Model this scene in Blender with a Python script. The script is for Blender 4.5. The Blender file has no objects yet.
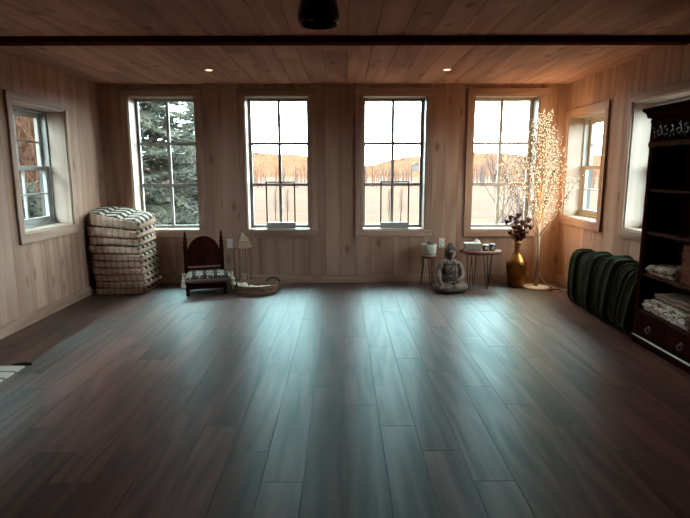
import bpy, bmesh, math, random
from mathutils import Vector, Matrix, noise
from mathutils.bvhtree import BVHTree
R = math.radians; PI = math.pi
random.seed(7)
SC = bpy.context.scene
COL = SC.collection

# ------------------------------------------------------------------ camera, world, exposure
CAM_H = 1.3958
cam = bpy.data.cameras.new('camera'); camo = bpy.data.objects.new('camera', cam); COL.objects.link(camo)
cam.sensor_fit = 'HORIZONTAL'; cam.sensor_width = 36.0; cam.lens = 530.97 * 36.0 / 690.0
cam.clip_start = 0.05; cam.clip_end = 3000
camo.matrix_world = (Matrix.Translation((0, 0, CAM_H)) @ Matrix.Rotation(R(-0.2994), 4, 'Z')
                     @ Matrix.Rotation(R(90 - 9.5197), 4, 'X') @ Matrix.Rotation(R(-0.1255), 4, 'Z'))
SC.camera = camo
w = bpy.data.worlds.new('overcast_sky'); SC.world = w; w.use_nodes = True
wn = w.node_tree.nodes; wn.clear()
bg = wn.new('ShaderNodeBackground'); wo = wn.new('ShaderNodeOutputWorld')
bg.inputs[0].default_value = (0.70, 0.95, 1.0, 1); bg.inputs[1].default_value = 39.0
w.node_tree.links.new(bg.outputs[0], wo.inputs[0])
SC.view_settings.view_transform = 'Standard'; SC.view_settings.look = 'None'
SC.view_settings.gamma = 1.0; SC.view_settings.use_curve_mapping = False
SC.view_settings.exposure = 0.0
SC.cycles.max_bounces = 10; SC.cycles.diffuse_bounces = 5; SC.cycles.glossy_bounces = 4
SC.cycles.transparent_max_bounces = 16; SC.cycles.sample_clamp_indirect = 6.0
SC.cycles.use_denoising = True
TREE_POWER = 6.0        # watts of each of the small lamps among the birch twigs
DOWN_POWER = 1.0        # watts of each recessed ceiling lamp

# ------------------------------------------------------------------ room dimensions (metres; camera stands at x=0, y=0)
XL, XR, YB, YF, H = -2.879, 2.6957, 6.534, -4.2, 2.4
TH = 0.30               # wall thickness

# ------------------------------------------------------------------ materials
def lin(c): return tuple(((v/255)/12.92 if v/255 <= .04045 else ((v/255+.055)/1.055)**2.4) for v in c)
OUT = .345
class NT:
    gain = 1.0
    def __init__(s, name):
        s.m = bpy.data.materials.new(name); s.m.use_nodes = True
        s.t = s.m.node_tree; s.t.nodes.clear()
        s.out = s.n('OutputMaterial')
    def n(s, typ, **kw):
        nd = s.t.nodes.new('ShaderNode' + typ)
        for k, v in kw.items(): setattr(nd, k, v)
        return nd
    def l(s, a, b): s.t.links.new(a, b)
    def math(s, op, a, b=None, c=None):
        nd = s.n('Math', operation=op)
        for i, v in enumerate((a, b, c)):
            if v is None: continue
            if isinstance(v, (int, float)): nd.inputs[i].default_value = v
            else: s.l(v, nd.inputs[i])
        return nd.outputs[0]
    def ramp(s, fac, stops, interp='LINEAR'):
        nd = s.n('ValToRGB'); e = nd.color_ramp.elements; nd.color_ramp.interpolation = interp
        while len(e) < len(stops): e.new(0.5)
        for el, (p, c) in zip(e, stops): el.position = p; el.color = (*c[:3], 1)
        s.l(fac, nd.inputs[0]); return nd.outputs[0]
    def mix(s, fac, a, b, blend='MIX'):
        nd = s.n('Mix', data_type='RGBA', blend_type=blend)
        for i, v in ((0, fac), (6, a), (7, b)):
            if isinstance(v, (int, float)): nd.inputs[i].default_value = v
            elif isinstance(v, tuple): nd.inputs[i].default_value = (*v[:3], 1)
            else: s.l(v, nd.inputs[i])
        return nd.outputs[2]
    def noise(s, vec, scale, detail=3, rough=.5, dist=0):
        nd = s.n('TexNoise'); nd.inputs['Scale'].default_value = scale; nd.inputs['Detail'].default_value = detail
        nd.inputs['Roughness'].default_value = rough; nd.inputs['Distortion'].default_value = dist
        s.l(vec, nd.inputs['Vector']); return nd.outputs['Fac']
    def mapping(s, vec, scale):
        nd = s.n('Mapping'); nd.inputs['Scale'].default_value = scale; s.l(vec, nd.inputs[0]); return nd.outputs[0]
    def coords(s, rnd=True):
        tc = s.n('TexCoord'); v = tc.outputs['Object']
        if rnd:
            oi = s.n('ObjectInfo'); cb = s.n('CombineXYZ')
            s.l(s.math('MULTIPLY', oi.outputs['Random'], 61.0), cb.inputs[0])
            s.l(s.math('MULTIPLY', oi.outputs['Random'], 37.0), cb.inputs[1])
            s.l(s.math('MULTIPLY', oi.outputs['Random'], 83.0), cb.inputs[2])
            ad = s.n('VectorMath', operation='ADD'); s.l(v, ad.inputs[0]); s.l(cb.outputs[0], ad.inputs[1]); v = ad.outputs[0]
            s.rnd = oi.outputs['Random']
        return v
    def bsdf(s, color, rough=.5, metal=0, spec=.5, bump=None, bstr=.1, bdist=.002, **kw):
        b = s.n('BsdfPrincipled')
        if s.gain != 1.0: color = s.mix(1.0, color, (s.gain*1.16, s.gain*1.02, s.gain), 'MULTIPLY')
        for k, v in (('Base Color', color), ('Roughness', rough), ('Metallic', metal), ('Specular IOR Level', spec)):
            if isinstance(v, (int, float)): b.inputs[k].default_value = v
            elif isinstance(v, tuple): b.inputs[k].default_value = (*v[:3], 1)
            else: s.l(v, b.inputs[k])
        for k, v in kw.items():
            k = k.replace('_', ' ')
            b.inputs[k].default_value = (*v, 1) if isinstance(v, tuple) and len(v) == 3 else v
        if bump is not None:
            bp = s.n('Bump'); bp.inputs['Strength'].default_value = bstr; bp.inputs['Distance'].default_value = bdist
            s.l(bump, bp.inputs['Height']); s.l(bp.outputs[0], b.inputs['Normal'])
        s.l(b.outputs[0], s.out.inputs[0]); return b

def wood(name, dark, light, axis='Z', freq=16, rough=.55, spec=.3, knot=0.0, var=(.82, 1.12), rings=5.0, bstr=.12, knotcol=None, rough_var=0.0, ringmix=.45, **kw):
    t = NT(name); v = t.coords()
    sc = [freq]*3; sc['XYZ'.index(axis)] = freq*.075
    mp = t.mapping(v, tuple(sc))
    n1 = t.noise(mp, 1.0, 6, .62, .6)
    sc2 = [freq*.28]*3; sc2['XYZ'.index(axis)] = freq*.028
    n2 = t.noise(t.mapping(v, tuple(sc2)), 1.0, 2, .4, .3)
    ring = t.math('PINGPONG', t.math('MULTIPLY', n2, rings*2), 1.0)
    fac = t.math('ADD', t.math('MULTIPLY', n1, 1-ringmix), t.math('MULTIPLY', ring, ringmix))
    col = t.ramp(fac, [(.18, dark), (.82, light)])
    if knot:
        vo = t.n('TexVoronoi'); vo.inputs['Scale'].default_value = 1.0; vo.inputs['Randomness'].default_value = 1.0
        sk = [5.2]*3; sk['XYZ'.index(axis)] = 2.6
        t.l(t.mapping(v, tuple(sk)), vo.inputs['Vector'])
        k = t.math('SUBTRACT', 1.0, t.math('SMOOTH_MIN', t.math('MULTIPLY', vo.outputs['Distance'], 4.6), 1.0, .1))
        k = t.math('MULTIPLY', t.math('MAXIMUM', k, 0.0), knot)
        col = t.mix(k, col, knotcol or tuple(c*.3 for c in dark))
    tint = t.n('MapRange'); t.l(t.rnd, tint.inputs[0]); tint.inputs[3].default_value = var[0]; tint.inputs[4].default_value = var[1]
    hsv = t.n('HueSaturation'); t.l(col, hsv.inputs['Color']); t.l(tint.outputs[0], hsv.inputs['Value'])
    rg = rough
    if rough_var:
        rg = t.math('ADD', rough - rough_var/2, t.math('MULTIPLY', n1, rough_var))
    t.bsdf(hsv.outputs[0], rg, 0, spec, fac, bstr, .002, **kw)
    return t.m

def plain(name, col, rough=.6, metal=0, spec=.4, nscale=30, namp=.25, bstr=.08, gain=1.0, **kw):
    t = NT(name); t.gain = gain; v = t.coords()
    n = t.noise(v, nscale, 4, .55)
    c = t.mix(n, tuple(x*(1-namp) for x in col), tuple(min(1, x*(1+namp)) for x in col))
    t.bsdf(c, rough, metal, spec, n, bstr, .003, **kw); return t.m

def emit(name, col, s):
    t = NT(name); e = t.n('Emission'); e.inputs[0].default_value = (*col, 1); e.inputs[1].default_value = s
    t.l(e.outputs[0], t.out.inputs[0]); return t.m

def glass(name, tint=(.97, .99, .98), gl=1.0):
    t = NT(name); tr = t.n('BsdfTransparent'); tr.inputs[0].default_value = (*tint, 1)
    g = t.n('BsdfGlossy'); g.inputs['Roughness'].default_value = .02
    ge = t.n('NewGeometry'); dt = t.n('VectorMath', operation='DOT_PRODUCT'); t.l(ge.outputs['Normal'], dt.inputs[0]); t.l(ge.outputs['Incoming'], dt.inputs[1])
    sch = t.math('ADD', .04, t.math('MULTIPLY', .96, t.math('POWER', t.math('SUBTRACT', 1.0, t.math('ABSOLUTE', dt.outputs['Value'])), 5.0)))
    mx = t.n('MixShader'); t.l(t.math('MULTIPLY', sch, gl), mx.inputs[0]); t.l(tr.outputs[0], mx.inputs[1]); t.l(g.outputs[0], mx.inputs[2])
    t.l(mx.outputs[0], t.out.inputs[0]); return t.m

PINE_D, PINE_L = (.275, .150, .104), (.43, .270, .200)
M = {}
for ax in 'XYZ':
    M['pine'+ax] = wood('whitewashed_pine_'+ax.lower(), PINE_D, PINE_L, ax, 9, .65, .04, .75, (.90, 1.08), knotcol=(.10, .045, .025))
    M['trim'+ax] = wood('pine_trim_'+ax.lower(), (.27, .155, .110), (.41, .265, .195), ax, 18, .6, .05, .25, knotcol=(.12, .06, .035))
    M['reveal'+ax] = wood('pale_reveal_'+ax.lower(), (.25, .172, .128), (.35, .260, .205), ax, 14, .5, .3, .15, knotcol=(.2, .14, .1))
    M['ceil'+ax] = wood('ceiling_pine_'+ax.lower(), (.31, .160, .112), (.46, .260, .192), ax, 10, .7, .03, .75, knotcol=(.09, .035, .02))
    M['dark'+ax] = wood('dark_stained_wood_'+ax.lower(), (.012, .0035, .003), (.030, .009, .007), ax, 22, .9, .0)
    M['walnut'+ax] = wood('walnut_'+ax.lower(), (.07, .026, .016), (.17, .075, .045), ax, 20, .5, .12)
    M['rustic'+ax] = wood('rustic_wood_'+ax.lower(), (.12, .058, .034), (.26, .14, .09), ax, 24, .7, .08)
M['floor'] = wood('laminate_floor', (.034, .0110, .0085), (.128, .051, .040), 'Y', 17, .6, .0, .0, (.72, 1.25), 6.0, .10, ringmix=.3)
def lacquer(m, tint, rough, ior, gain, base_refl, aniso):
    """cool tinted clear lacquer over the board's own colour"""
    nt = m.node_tree; out = [n for n in nt.nodes if n.type == 'OUTPUT_MATERIAL'][0]; base = out.inputs[0].links[0].from_socket
    g = nt.nodes.new('ShaderNodeBsdfGlossy'); g.inputs['Color'].default_value = (*tint, 1); g.inputs['Roughness'].default_value = rough
    g.inputs['Anisotropy'].default_value = aniso; tg = nt.nodes.new('ShaderNodeCombineXYZ'); tg.inputs[1].default_value = 1.0; nt.links.new(tg.outputs[0], g.inputs['Tangent'])
    bp = [n for n in nt.nodes if n.type == 'BUMP'][0]; nt.links.new(bp.outputs[0], g.inputs['Normal'])
    fac = bp.inputs['Height'].links[0].from_socket
    mr = nt.nodes.new('ShaderNodeMapRange'); nt.links.new(fac, mr.inputs[0]); mr.inputs[1].default_value = .25; mr.inputs[2].default_value = .75; mr.inputs[3].default_value = rough+.035; mr.inputs[4].default_value = rough-.025; nt.links.new(mr.outputs[0], g.inputs['Roughness'])
    fr = nt.nodes.new('ShaderNodeFresnel'); fr.inputs[0].default_value = ior
    ma = nt.nodes.new('ShaderNodeMath'); ma.operation = 'MULTIPLY_ADD'; ma.inputs[1].default_value = gain; ma.inputs[2].default_value = base_refl; nt.links.new(fr.outputs[0], ma.inputs[0])
    mx = nt.nodes.new('ShaderNodeMixShader'); nt.links.new(ma.outputs[0], mx.inputs[0]); nt.links.new(base, mx.inputs[1]); nt.links.new(g.outputs[0], mx.inputs[2])
    nt.links.new(mx.outputs[0], out.inputs[0])
lacquer(M['floor'], (.74, 1.0, 1.0), .45, 1.45, .44, .002, -.37)
M['core'] = plain('dark_groove', (.06, .035, .025), .9)
M['beam'] = wood('dark_beam', (.030, .007, .005), (.055, .015, .011), 'X', 18, .9, .0)
M['sash'] = plain('white_sash_paint', (.31, .30, .275), .5, 0, .2, 12, .05)
M['glass'] = glass('window_glass')
M['artglass'] = glass('picture_glass', (.985, .99, .985), .4)
M['black'] = plain('black_metal', (.012, .010, .009), .4, .6, .5)
M['blackwood'] = plain('black_frame', (.02, .012, .010), .5)
M['white'] = plain('white_paint', (.70, .67, .61), .4, 0, .4, 10, .05)
M['plastic'] = plain('white_plastic', (.62, .58, .52), .35, 0, .5, 10, .03)
M['slot'] = plain('dark_slot', (.03, .03, .03), .6)

# ------------------------------------------------------------------ mesh helpers
class MB:
    def __init__(s): s.v = []; s.f = []
    def add(s, vs, fs):
        o = len(s.v); s.v += [tuple(p) for p in vs]; s.f += [tuple(i+o for i in f) for f in fs]; return s
    def box(s, x0, x1, y0, y1, z0, z1):
        return s.add([(x0,y0,z0),(x1,y0,z0),(x1,y1,z0),(x0,y1,z0),(x0,y0,z1),(x1,y0,z1),(x1,y1,z1),(x0,y1,z1)],
                     [(0,3,2,1),(4,5,6,7),(0,1,5,4),(1,2,6,5),(2,3,7,6),(3,0,4,7)])
    def tube(s, pts, r, n=8, caps=True):
        pts = [Vector(p) for p in pts]; k = len(pts)
        rs = r if isinstance(r, (list, tuple)) else [r]*k
        vs = []; prev = None
        for i, p in enumerate(pts):
            t = (pts[min(i+1, k-1)] - pts[max(i-1, 0)])
            t = t.normalized() if t.length > 1e-9 else Vector((0, 0, 1))
            if prev is None:
                a = Vector((0, 0, 1)) if abs(t.z) < .9 else Vector((1, 0, 0)); u = t.cross(a).normalized()
            else:
                u = (prev - t*prev.dot(t)); u = u.normalized() if u.length > 1e-6 else t.orthogonal().normalized()
            prev = u; q = t.cross(u)
            for j in range(n):
                a = 2*PI*j/n; vs.append(p + (u*math.cos(a) + q*math.sin(a))*rs[i])
        fs = [(i*n+j, i*n+(j+1) % n, (i+1)*n+(j+1) % n, (i+1)*n+j) for i in range(k-1) for j in range(n)]
        if caps: fs += [tuple(range(n-1, -1, -1)), tuple((k-1)*n+j for j in range(n))]
        return s.add(vs, fs)
    def loop(s, pts, r, n=6):
        """closed tube"""
        pts = [Vector(p) for p in pts]; k = len(pts); vs = []; prev = None
        for i, p in enumerate(pts):
            t = (pts[(i+1) % k] - pts[i-1]).normalized()
            if prev is None: u = t.orthogonal().normalized()
            else: u = (prev - t*prev.dot(t)).normalized()
            prev = u; q = t.cross(u)
            for j in range(n): a = 2*PI*j/n; vs.append(p + (u*math.cos(a)+q*math.sin(a))*r)
        fs = [(i*n+j, i*n+(j+1) % n, ((i+1) % k)*n+(j+1) % n, ((i+1) % k)*n+j) for i in range(k) for j in range(n)]
        return s.add(vs, fs)
    def lathe(s, prof, n=28, c=(0, 0, 0), sx=1, sy=1, cap=True):
        vs = []; fs = []
        for (r, z) in prof:
            for j in range(n): a = 2*PI*j/n; vs.append((c[0]+r*sx*math.cos(a), c[1]+r*sy*math.sin(a), c[2]+z))
        k = len(prof)
        fs = [(i*n+j, i*n+(j+1) % n, (i+1)*n+(j+1) % n, (i+1)*n+j) for i in range(k-1) for j in range(n)]
        if cap: fs += [tuple(range(n-1, -1, -1)), tuple((k-1)*n+j for j in range(n))]
        return s.add(vs, fs)
    def ell(s, c, r, n=14, m=9, rot=None):
        vs = []; r = r if isinstance(r, (tuple, list)) else (r, r, r)
        for i in range(m+1):
            th = PI*i/m
            for j in range(n):
                a = 2*PI*j/n; p = Vector((r[0]*math.sin(th)*math.cos(a), r[1]*math.sin(th)*math.sin(a), -r[2]*math.cos(th)))
                if rot: p = rot @ p
                vs.append(Vector(c)+p)
        return s.add(vs, [(i*n+j, i*n+(j+1) % n, (i+1)*n+(j+1) % n, (i+1)*n+j) for i in range(m) for j in range(n)])
    def prism(s, poly, z0, z1, ax='Z'):
        n = len(poly)
        def P(a, b, c): return {'Z': (a, b, c), 'Y': (a, c, b), 'X': (c, a, b)}[ax]
        vs = [P(a, b, z0) for a, b in poly] + [P(a, b, z1) for a, b in poly]
        return s.add(vs, [tuple(range(n-1, -1, -1)), tuple(range(n, 2*n))] + [(i, (i+1) % n, (i+1) % n+n, i+n) for i in range(n)])
    def xf(s, m):
        s.v = [tuple(m @ Vector(p)) for p in s.v]; return s
    def mesh(s, name, smooth=False):
        me = bpy.data.meshes.new(name); me.from_pydata(s.v, [], s.f)
        bm = bmesh.new(); bm.from_mesh(me)
        bmesh.ops.remove_doubles(bm, verts=bm.verts, dist=1e-6) if smooth else None
        bmesh.ops.recalc_face_normals(bm, faces=bm.faces); bm.to_mesh(me); bm.free()
        if smooth: me.polygons.foreach_set('use_smooth', [True]*len(me.polygons))
        me.update(); return me
    def build(s, name, mat, parent=None, smooth=False, bevel=0, loc=None, autosmooth=None):
        me = s.mesh(name, smooth); return link(name, me, mat, parent, bevel, loc)

def link(name, me, mat, parent=None, bevel=0, loc=None):
    o = bpy.data.objects.new(name, me); COL.objects.link(o)
    if mat is not None and not me.materials: me.materials.append(mat)
    if parent: o.parent = parent
    if loc is not None: o.location = loc
    if bevel:
        b = o.modifiers.new('bevel', 'BEVEL'); b.width = bevel; b.segments = 2; b.limit_method = 'ANGLE'; b.angle_limit = R(40)
    return o
def tag(o, label=None, cat=None, group=None, kind=None):
    if label: o['label'] = label
    if cat: o['category'] = cat
    if group: o['group'] = group
    if kind: o['kind'] = kind
    return o
def thing(name, label, cat, loc=(0, 0, 0), rz=0, group=None):
    o = bpy.data.objects.new(name, None); COL.objects.link(o); o.empty_display_size = .1
    o.location = loc; o.rotation_euler = (0, 0, rz); return tag(o, label, cat, group)
def struct(o): o['kind'] = 'structure'; return o
def copy_tree(o, parent=None):
    c = o.copy(); COL.objects.link(c); c.parent = parent
    for ch in [x for x in bpy.data.objects if x.parent == o]: copy_tree(ch, c)
    return c
def sempty(name):
    o = bpy.data.objects.new(name, None); COL.objects.link(o); o['kind'] = 'structure'; return o

# ------------------------------------------------------------------ room shell
def m_back(s, d, z): return (s, YB+d, z)
def m_left(s, d, z): return (XL-d, s, z)
def m_right(s, d, z): return (XR+d, s, z)
def mbox(mb, f, s0, s1, d0, d1, z0, z1):
    a = f(s0, d0, z0); b = f(s1, d1, z1)
    return mb.box(min(a[0], b[0]), max(a[0], b[0]), min(a[1], b[1]), max(a[1], b[1]), min(a[2], b[2]), max(a[2], b[2]))
WZ0, WZ1 = .664, 2.270
SZ0, SZ1 = .832, 2.007
OP_BACK = [(-2.5442, -1.7499, WZ0, WZ1), (-1.1637, -.3877, WZ0, WZ1), (.2437, 1.019, WZ0, WZ1), (1.5832, 2.3599, WZ0, WZ1)]
OP_LEFT = [(4.782, 5.693, SZ0, SZ1), (3.46, 4.365, SZ0, SZ1)]
OP_RIGHT = [(5.575, 6.470, SZ0, SZ1), (4.145, 5.050, SZ0, SZ1)]
PT = .016               # plank thickness

def strips(a, b, ops):
    cuts = sorted({a, b} | {c for o in ops for c in o[:2] if a < c < b})
    out = []
    for p, q in zip(cuts, cuts[1:]):
        mid = (p+q)/2; zs = [(0, H)]
        for o in ops:
            if o[0] < mid < o[1]: zs = [(0, o[2]), (o[3], H)]
        out += [(p, q, z0, z1) for z0, z1 in zs]
    return out
def make_wall(name, f, s0, s1, ops, wid, mat, planks=True):
    core = MB()
    for p, q, z0, z1 in strips(s0, s1, ops): mbox(core, f, p, q, PT, TH, z0, z1)
    wo = struct(core.build(name, M['core']))
    if planks:
        a = s0; rg = random.Random(name)
        while a < s1 - .01:
            b = min(a + wid*rg.uniform(.82, 1.2), s1)
            if s1 - b < .06: b = s1
            mb = MB()
            for p, q, z0, z1 in strips(a+.0022, b-.0022, ops): mbox(mb, f, p, q, .0, PT+.001, z0, z1)
            mb.build('plank', mat, wo); a = b
    return wo
wall_back = make_wall('wall_back', m_back, XL, XR, OP_BACK, .215, M['pineZ'])
wall_left = make_wall('wall_left', m_left, YF, YB+TH, OP_LEFT, .24, M['pineZ'])
wall_right = make_wall('wall_right', m_right, YF, YB+TH, OP_RIGHT, .24, M['pineZ'])
wall_front = struct(MB().box(XL-.3, XR+.3, YF-.2, YF, 0, H).build('wall_front', M['pineZ']))

# floor: click laminate, 193 mm boards, each row shifted one fifth of a board
floor = struct(MB().box(XL-TH, XR+TH, YF-.2, YB+TH, -.2, -.010).build('floor', M['core']))
FW, FLEN, FG = .193, 1.3275, .0011
full = None
for c in range(-16, 15):
    x0 = .0135 + c*FW; x1 = x0 + FW
    x0c, x1c = max(x0, XL-.01), min(x1, XR+.01)
    if x1c - x0c < .01: continue
    j = 3.007 - c*FLEN/5
    k0 = math.floor((YF-j)/FLEN)
    for k in range(k0, k0+10):
        ya, yb = max(j+k*FLEN, YF), min(j+(k+1)*FLEN, YB+.01)
        if yb - ya < .02: continue
        if x1c-x0c > FW-1e-6 and yb-ya > FLEN-1e-6:
            if full is None:
                full = MB().box(-FW/2+FG, FW/2-FG, -FLEN/2+FG, FLEN/2-FG, -.010, 0).mesh('floor_board'); 
            link('floor_board', full, M['floor'], floor, 0, ((x0+x1)/2, (ya+yb)/2, 0))
        else:
            cx, cy = (x0c+x1c)/2, (ya+yb)/2
            MB().box(x0c+FG-cx, x1c-FG-cx, ya+FG-cy, yb-FG-cy, -.010, 0).build('floor_board', M['floor'], floor, loc=(cx, cy, 0))

# ceiling: boards running away from the camera
ceiling = struct(MB().box(XL-TH, XR+TH, YF-.2, YB+TH, H+.016, H+.2).build('ceiling', M['core']))
rg = random.Random(3); x = XL
while x < XR - .01:
    x1 = min(x + .209, XR); y = YF
    cut = YF + rg.uniform(1.0, 3.2)
    while y < YB - .01:
        yn = min(cut, YB)
        if YB - yn < .4: yn = YB
        MB().box(x+.0022, x1-.0022, y+.0015, yn-.0015, H, H+.017).build('ceiling_board', M['ceilY'], ceiling)
        y = yn; cut = y + rg.uniform(1.6, 3.4)
    x = x1
beam = struct(MB().box(XL, XR, 4.255, 4.365, H-.047, H+.005).build('trim_1', M['beam'], None, bevel=.004))
tag(beam, 'dark stained flat beam crossing the pine ceiling', None)

sky_blocker_slab = struct(MB().box(XL-TH-.75, XR+TH+.75, YF-.6, YB+TH+.35, H+.22, H+.34).build('roof', M['core']))  # unseen slab, added so its overhang cuts high sky light
tag(sky_blocker_slab, 'unseen roof overhang added to cut sky light at the windows')

def baseboard(name, f, s0, s1, mat):
    mb = MB(); mbox(mb, f, s0, s1, -.016, .0, 0, .092); mbox(mb, f, s0, s1, -.010, .0, .092, .104)
    return struct(mb.build(name, mat, None, bevel=.002))
baseboard('baseboard_back', m_back, XL+.017, XR-.017, M['trimX'])
baseboard('baseboard_left', m_left, YF, YB, M['trimY'])
baseboard('baseboard_right', m_right, YF, YB, M['trimY'])

# windows
def window(idx, f, op, cas, ax, depth, double=False):
    """op: opening s0,s1,z0,z1; cas: casing outer s0,s1,z0,z1"""
    r = sempty('window_%d' % idx)
    s0, s1, z0, z1 = op; a0, a1, b0, b1 = cas
    def part(nm, mat, *b, bevel=0, par=r): mb = MB(); mbox(mb, f, *b); return mb.build(nm, mat, par, bevel=bevel)
    ct = .020
    part('casing_board', M['trimZ'], a0, s0, -ct, 0, z0, z1, bevel=.003)
    part('casing_board', M['trimZ'], s1, a1, -ct, 0, z0, z1, bevel=.003)
    part('casing_board', M['trim'+ax], a0, a1, -ct, 0, z1, b1, bevel=.003)
    part('casing_board', M['trim'+ax], a0, a1, -ct-.004, 0, b0, z0, bevel=.003)
    jt = .012
    dj = depth+.0 if double else TH
    part('jamb', M['revealZ'], s0, s0+jt, 0, dj, z0, z1)
    part('jamb', M['revealZ'], s1-jt, s1, 0, dj, z0, z1)
    if double:
        for q0, q1 in ((s0, s0+jt+.024), (s1-jt-.024, s1)): part('jamb_liner', M['slot'], q0, q1, depth+.0385, TH, z0+jt+.023, (z0+z1)/2-.021); part('jamb_liner', M['slot'], q0, q1, depth+.079, TH, (z0+z1)/2+.021, z1-jt-.023)
    part('jamb', M['reveal'+ax], s0+jt, s1-jt, 0, TH, z1-jt, z1)
    part('sill', M['reveal'+ax], s0+jt, s1-jt, 0, TH, z0, z0+jt)
    S0, S1, Z0, Z1 = s0+jt, s1-jt, z0+jt, z1-jt
    def sash(q0, q1, y0, y1, d, cols, rows, st, rl0, rl1, mun):
        dd = .038; sf = sash_root = None
        mb = MB(); mbox(mb, f, q0, q0+st, d, d+dd, y0, y1); mbox(mb, f, q1-st, q1, d, d+dd, y0, y1)
        mbox(mb, f, q0+st, q1-st, d, d+dd, y0, y0+rl0); mbox(mb, f, q0+st, q1-st, d, d+dd, y1-rl1, y1)
        sf = mb.build('sash_frame', M['sash'], r, bevel=.004)
        g0, g1, h0, h1 = q0+st, q1-st, y0+rl0, y1-rl1
        for i in range(1, cols):
            c = g0+(g1-g0)*i/cols; part('muntin', M['sash'], c-mun/2, c+mun/2, d+.006, d+.032, h0, h1, par=sf)
        for j in range(1, rows):
            c = h0+(h1-h0)*j/rows; part('muntin', M['sash'], g0, g1, d+.0055, d+.0325, c-mun/2, c+mun/2, par=sf)
        for i in range(cols):
            for j in range(rows):
                pa, pb = g0+(g1-g0)*i/cols, g0+(g1-g0)*(i+1)/cols; pc, pd = h0+(h1-h0)*j/rows, h0+(h1-h0)*(j+1)/rows
                mb = MB(); a = f(pa, d+.019, pc); b = f(pb, d+.019, pc); c = f(pb, d+.019, pd); e = f(pa, d+.019, pd)
                mb.add([a, b, c, e], [(0, 1, 2, 3)]); mb.build('pane', M['glass'], sf)
    if not double:
        sash(S0, S1, Z0, Z1, depth, 2, 3, .034, .034, .034, .036)
    else:
        fr = .022; mb = MB()
        mbox(mb, f, S0, S0+fr, depth-.02, depth+.038, Z0, Z1); mbox(mb, f, S1-fr, S1, depth-.02, depth+.038, Z0, Z1)
        mbox(mb, f, S0+fr, S1-fr, depth-.02, TH, Z1-fr, Z1); mbox(mb, f, S0+fr, S1-fr, depth-.02, TH, Z0, Z0+fr)
        mb.build('window_frame', M['sash'], r, bevel=.003)
        zm = (Z0+Z1)/2
        sash(S0+fr, S1-fr, Z0+fr, zm+.02, depth, 2, 2, .048, .06, .042, .014)
        sash(S0+fr, S1-fr, zm-.02, Z1-fr, depth+.040, 2, 2, .048, .042, .05, .014)
    return r
n = 1
for (s0, s1, z0, z1) in OP_BACK:
    window(n, m_back, (s0, s1, z0, z1), (s0-.084, s1+.084 if n < 4 else s1+.098, .579, 2.349), 'X', .20); n += 1
window(5, m_left, OP_LEFT[0], (4.706, 5.743, .739, 2.076), 'Y', .20, True)
window(6, m_left, OP_LEFT[1], (3.384, 4.425, .739, 2.076), 'Y', .20, True)
window(7, m_right, OP_RIGHT[0], (5.485, 6.533, .750, 2.085), 'Y', .20, True)
window(8, m_right, OP_RIGHT[1], (4.06, 5.112, .750, 2.085), 'Y', .20, True)


# ------------------------------------------------------------------ outdoors
t = NT('winter_field'); t.gain = OUT; v = t.coords(False)
nz = t.noise(t.mapping(v, (.035, .16, 1)), 1.0, 7, .7, .5); n3 = t.noise(v, .9, 5, .6)
c = t.ramp(nz, [(.36, (.075, .062, .058)), (.42, (.165, .096, .068)), (.46, (.085, .066, .060)), (.51, (.180, .100, .066)), (.55, (.092, .070, .062)), (.62, (.160, .094, .066))])
c = t.mix(t.math('MULTIPLY', n3, .3), c, (.10, .068, .054)); t.bsdf(c, 1.0, 0, .0); M['field'] = t.m
t = NT('lawn'); t.gain = OUT; v = t.coords(False)
c = t.ramp(t.noise(v, 3.0, 6, .65), [(.35, (.028, .04, .03)), (.6, (.07, .085, .06))]); t.bsdf(c, 1.0, 0, .0); M['lawn'] = t.m
t = NT('autumn_hillside'); t.gain = OUT; v = t.coords(False)
n1 = t.noise(t.mapping(v, (1, 1, .7)), .22, 9, .85); 
c = t.ramp(n1, [(.38, (.055, .034, .030)), (.46, (.125, .060, .036)), (.53, (.165, .074, .038)), (.62, (.095, .062, .048))]); t.bsdf(c, 1.0, 0, .0); M['hill'] = t.m
M['twig'] = plain('autumn_twigs', (.15, .070, .040), .9, 0, .1, 2, .5, gain=OUT)
M['greytwig'] = plain('grey_twigs', (.10, .078, .070), .9, 0, .1, 3, .4, gain=OUT)
M['straw'] = plain('dry_grass', (.12, .082, .052), .9, 0, .1, 2, .4)

GZ = -.55
def hz(x, y):
    return .25*noise.noise((x*.03, y*.03, 1.0)) if y > 20 else 0
ground = MB(); N = 40
for i in range(N+1):
    for j in range(N+1):
        x = -160 + 320*i/N; y = -30 + 180*j/N
        ground.v.append((x, y, GZ + hz(x, y)))
ground.f = [(i*(N+1)+j, (i+1)*(N+1)+j, (i+1)*(N+1)+j+1, i*(N+1)+j+1) for i in range(N) for j in range(N)]
g = struct(ground.build('ground', M['field'], None, True))
tag(g, 'pale dry winter field outside the back windows')
# hills behind the field: a ridge whose height follows its bearing
def ridge(dist, hfun, a0, a1, name, lab, thick=60, nn=90):
    mb = MB()
    for i in range(nn+1):
        a = R(a0+(a1-a0)*i/nn)
        for k, (dd, hf) in enumerate(((0, 0), (.25, .55), (.6, .9), (1.0, 1.0), (1.6, .3))):
            d = dist+thick*dd; hh = hfun(math.degrees(a))*hf
            mb.v.append((d*math.sin(a), d*math.cos(a), GZ-.3+hh*(1+.08*noise.noise((a*30, dd, 0))*(.5+hf))))
    mb.f = [(i*5+k, (i+1)*5+k, (i+1)*5+k+1, i*5+k+1) for i in range(nn) for k in range(4)]
    o = struct(mb.build(name, M['hill'], None, True)); tag(o, lab); return o
def h_far(a):
    base = 7.0 + 2.2*math.exp(-((a+11)/7)**2) - 3.6*math.exp(-((a-2.2)/3.5)**2) + 1.5*math.exp(-((a-13)/8)**2)
    return base
ridge(150, h_far, -75, 75, 'hillside', 'orange brown wooded hill beyond the field', 60)

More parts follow.
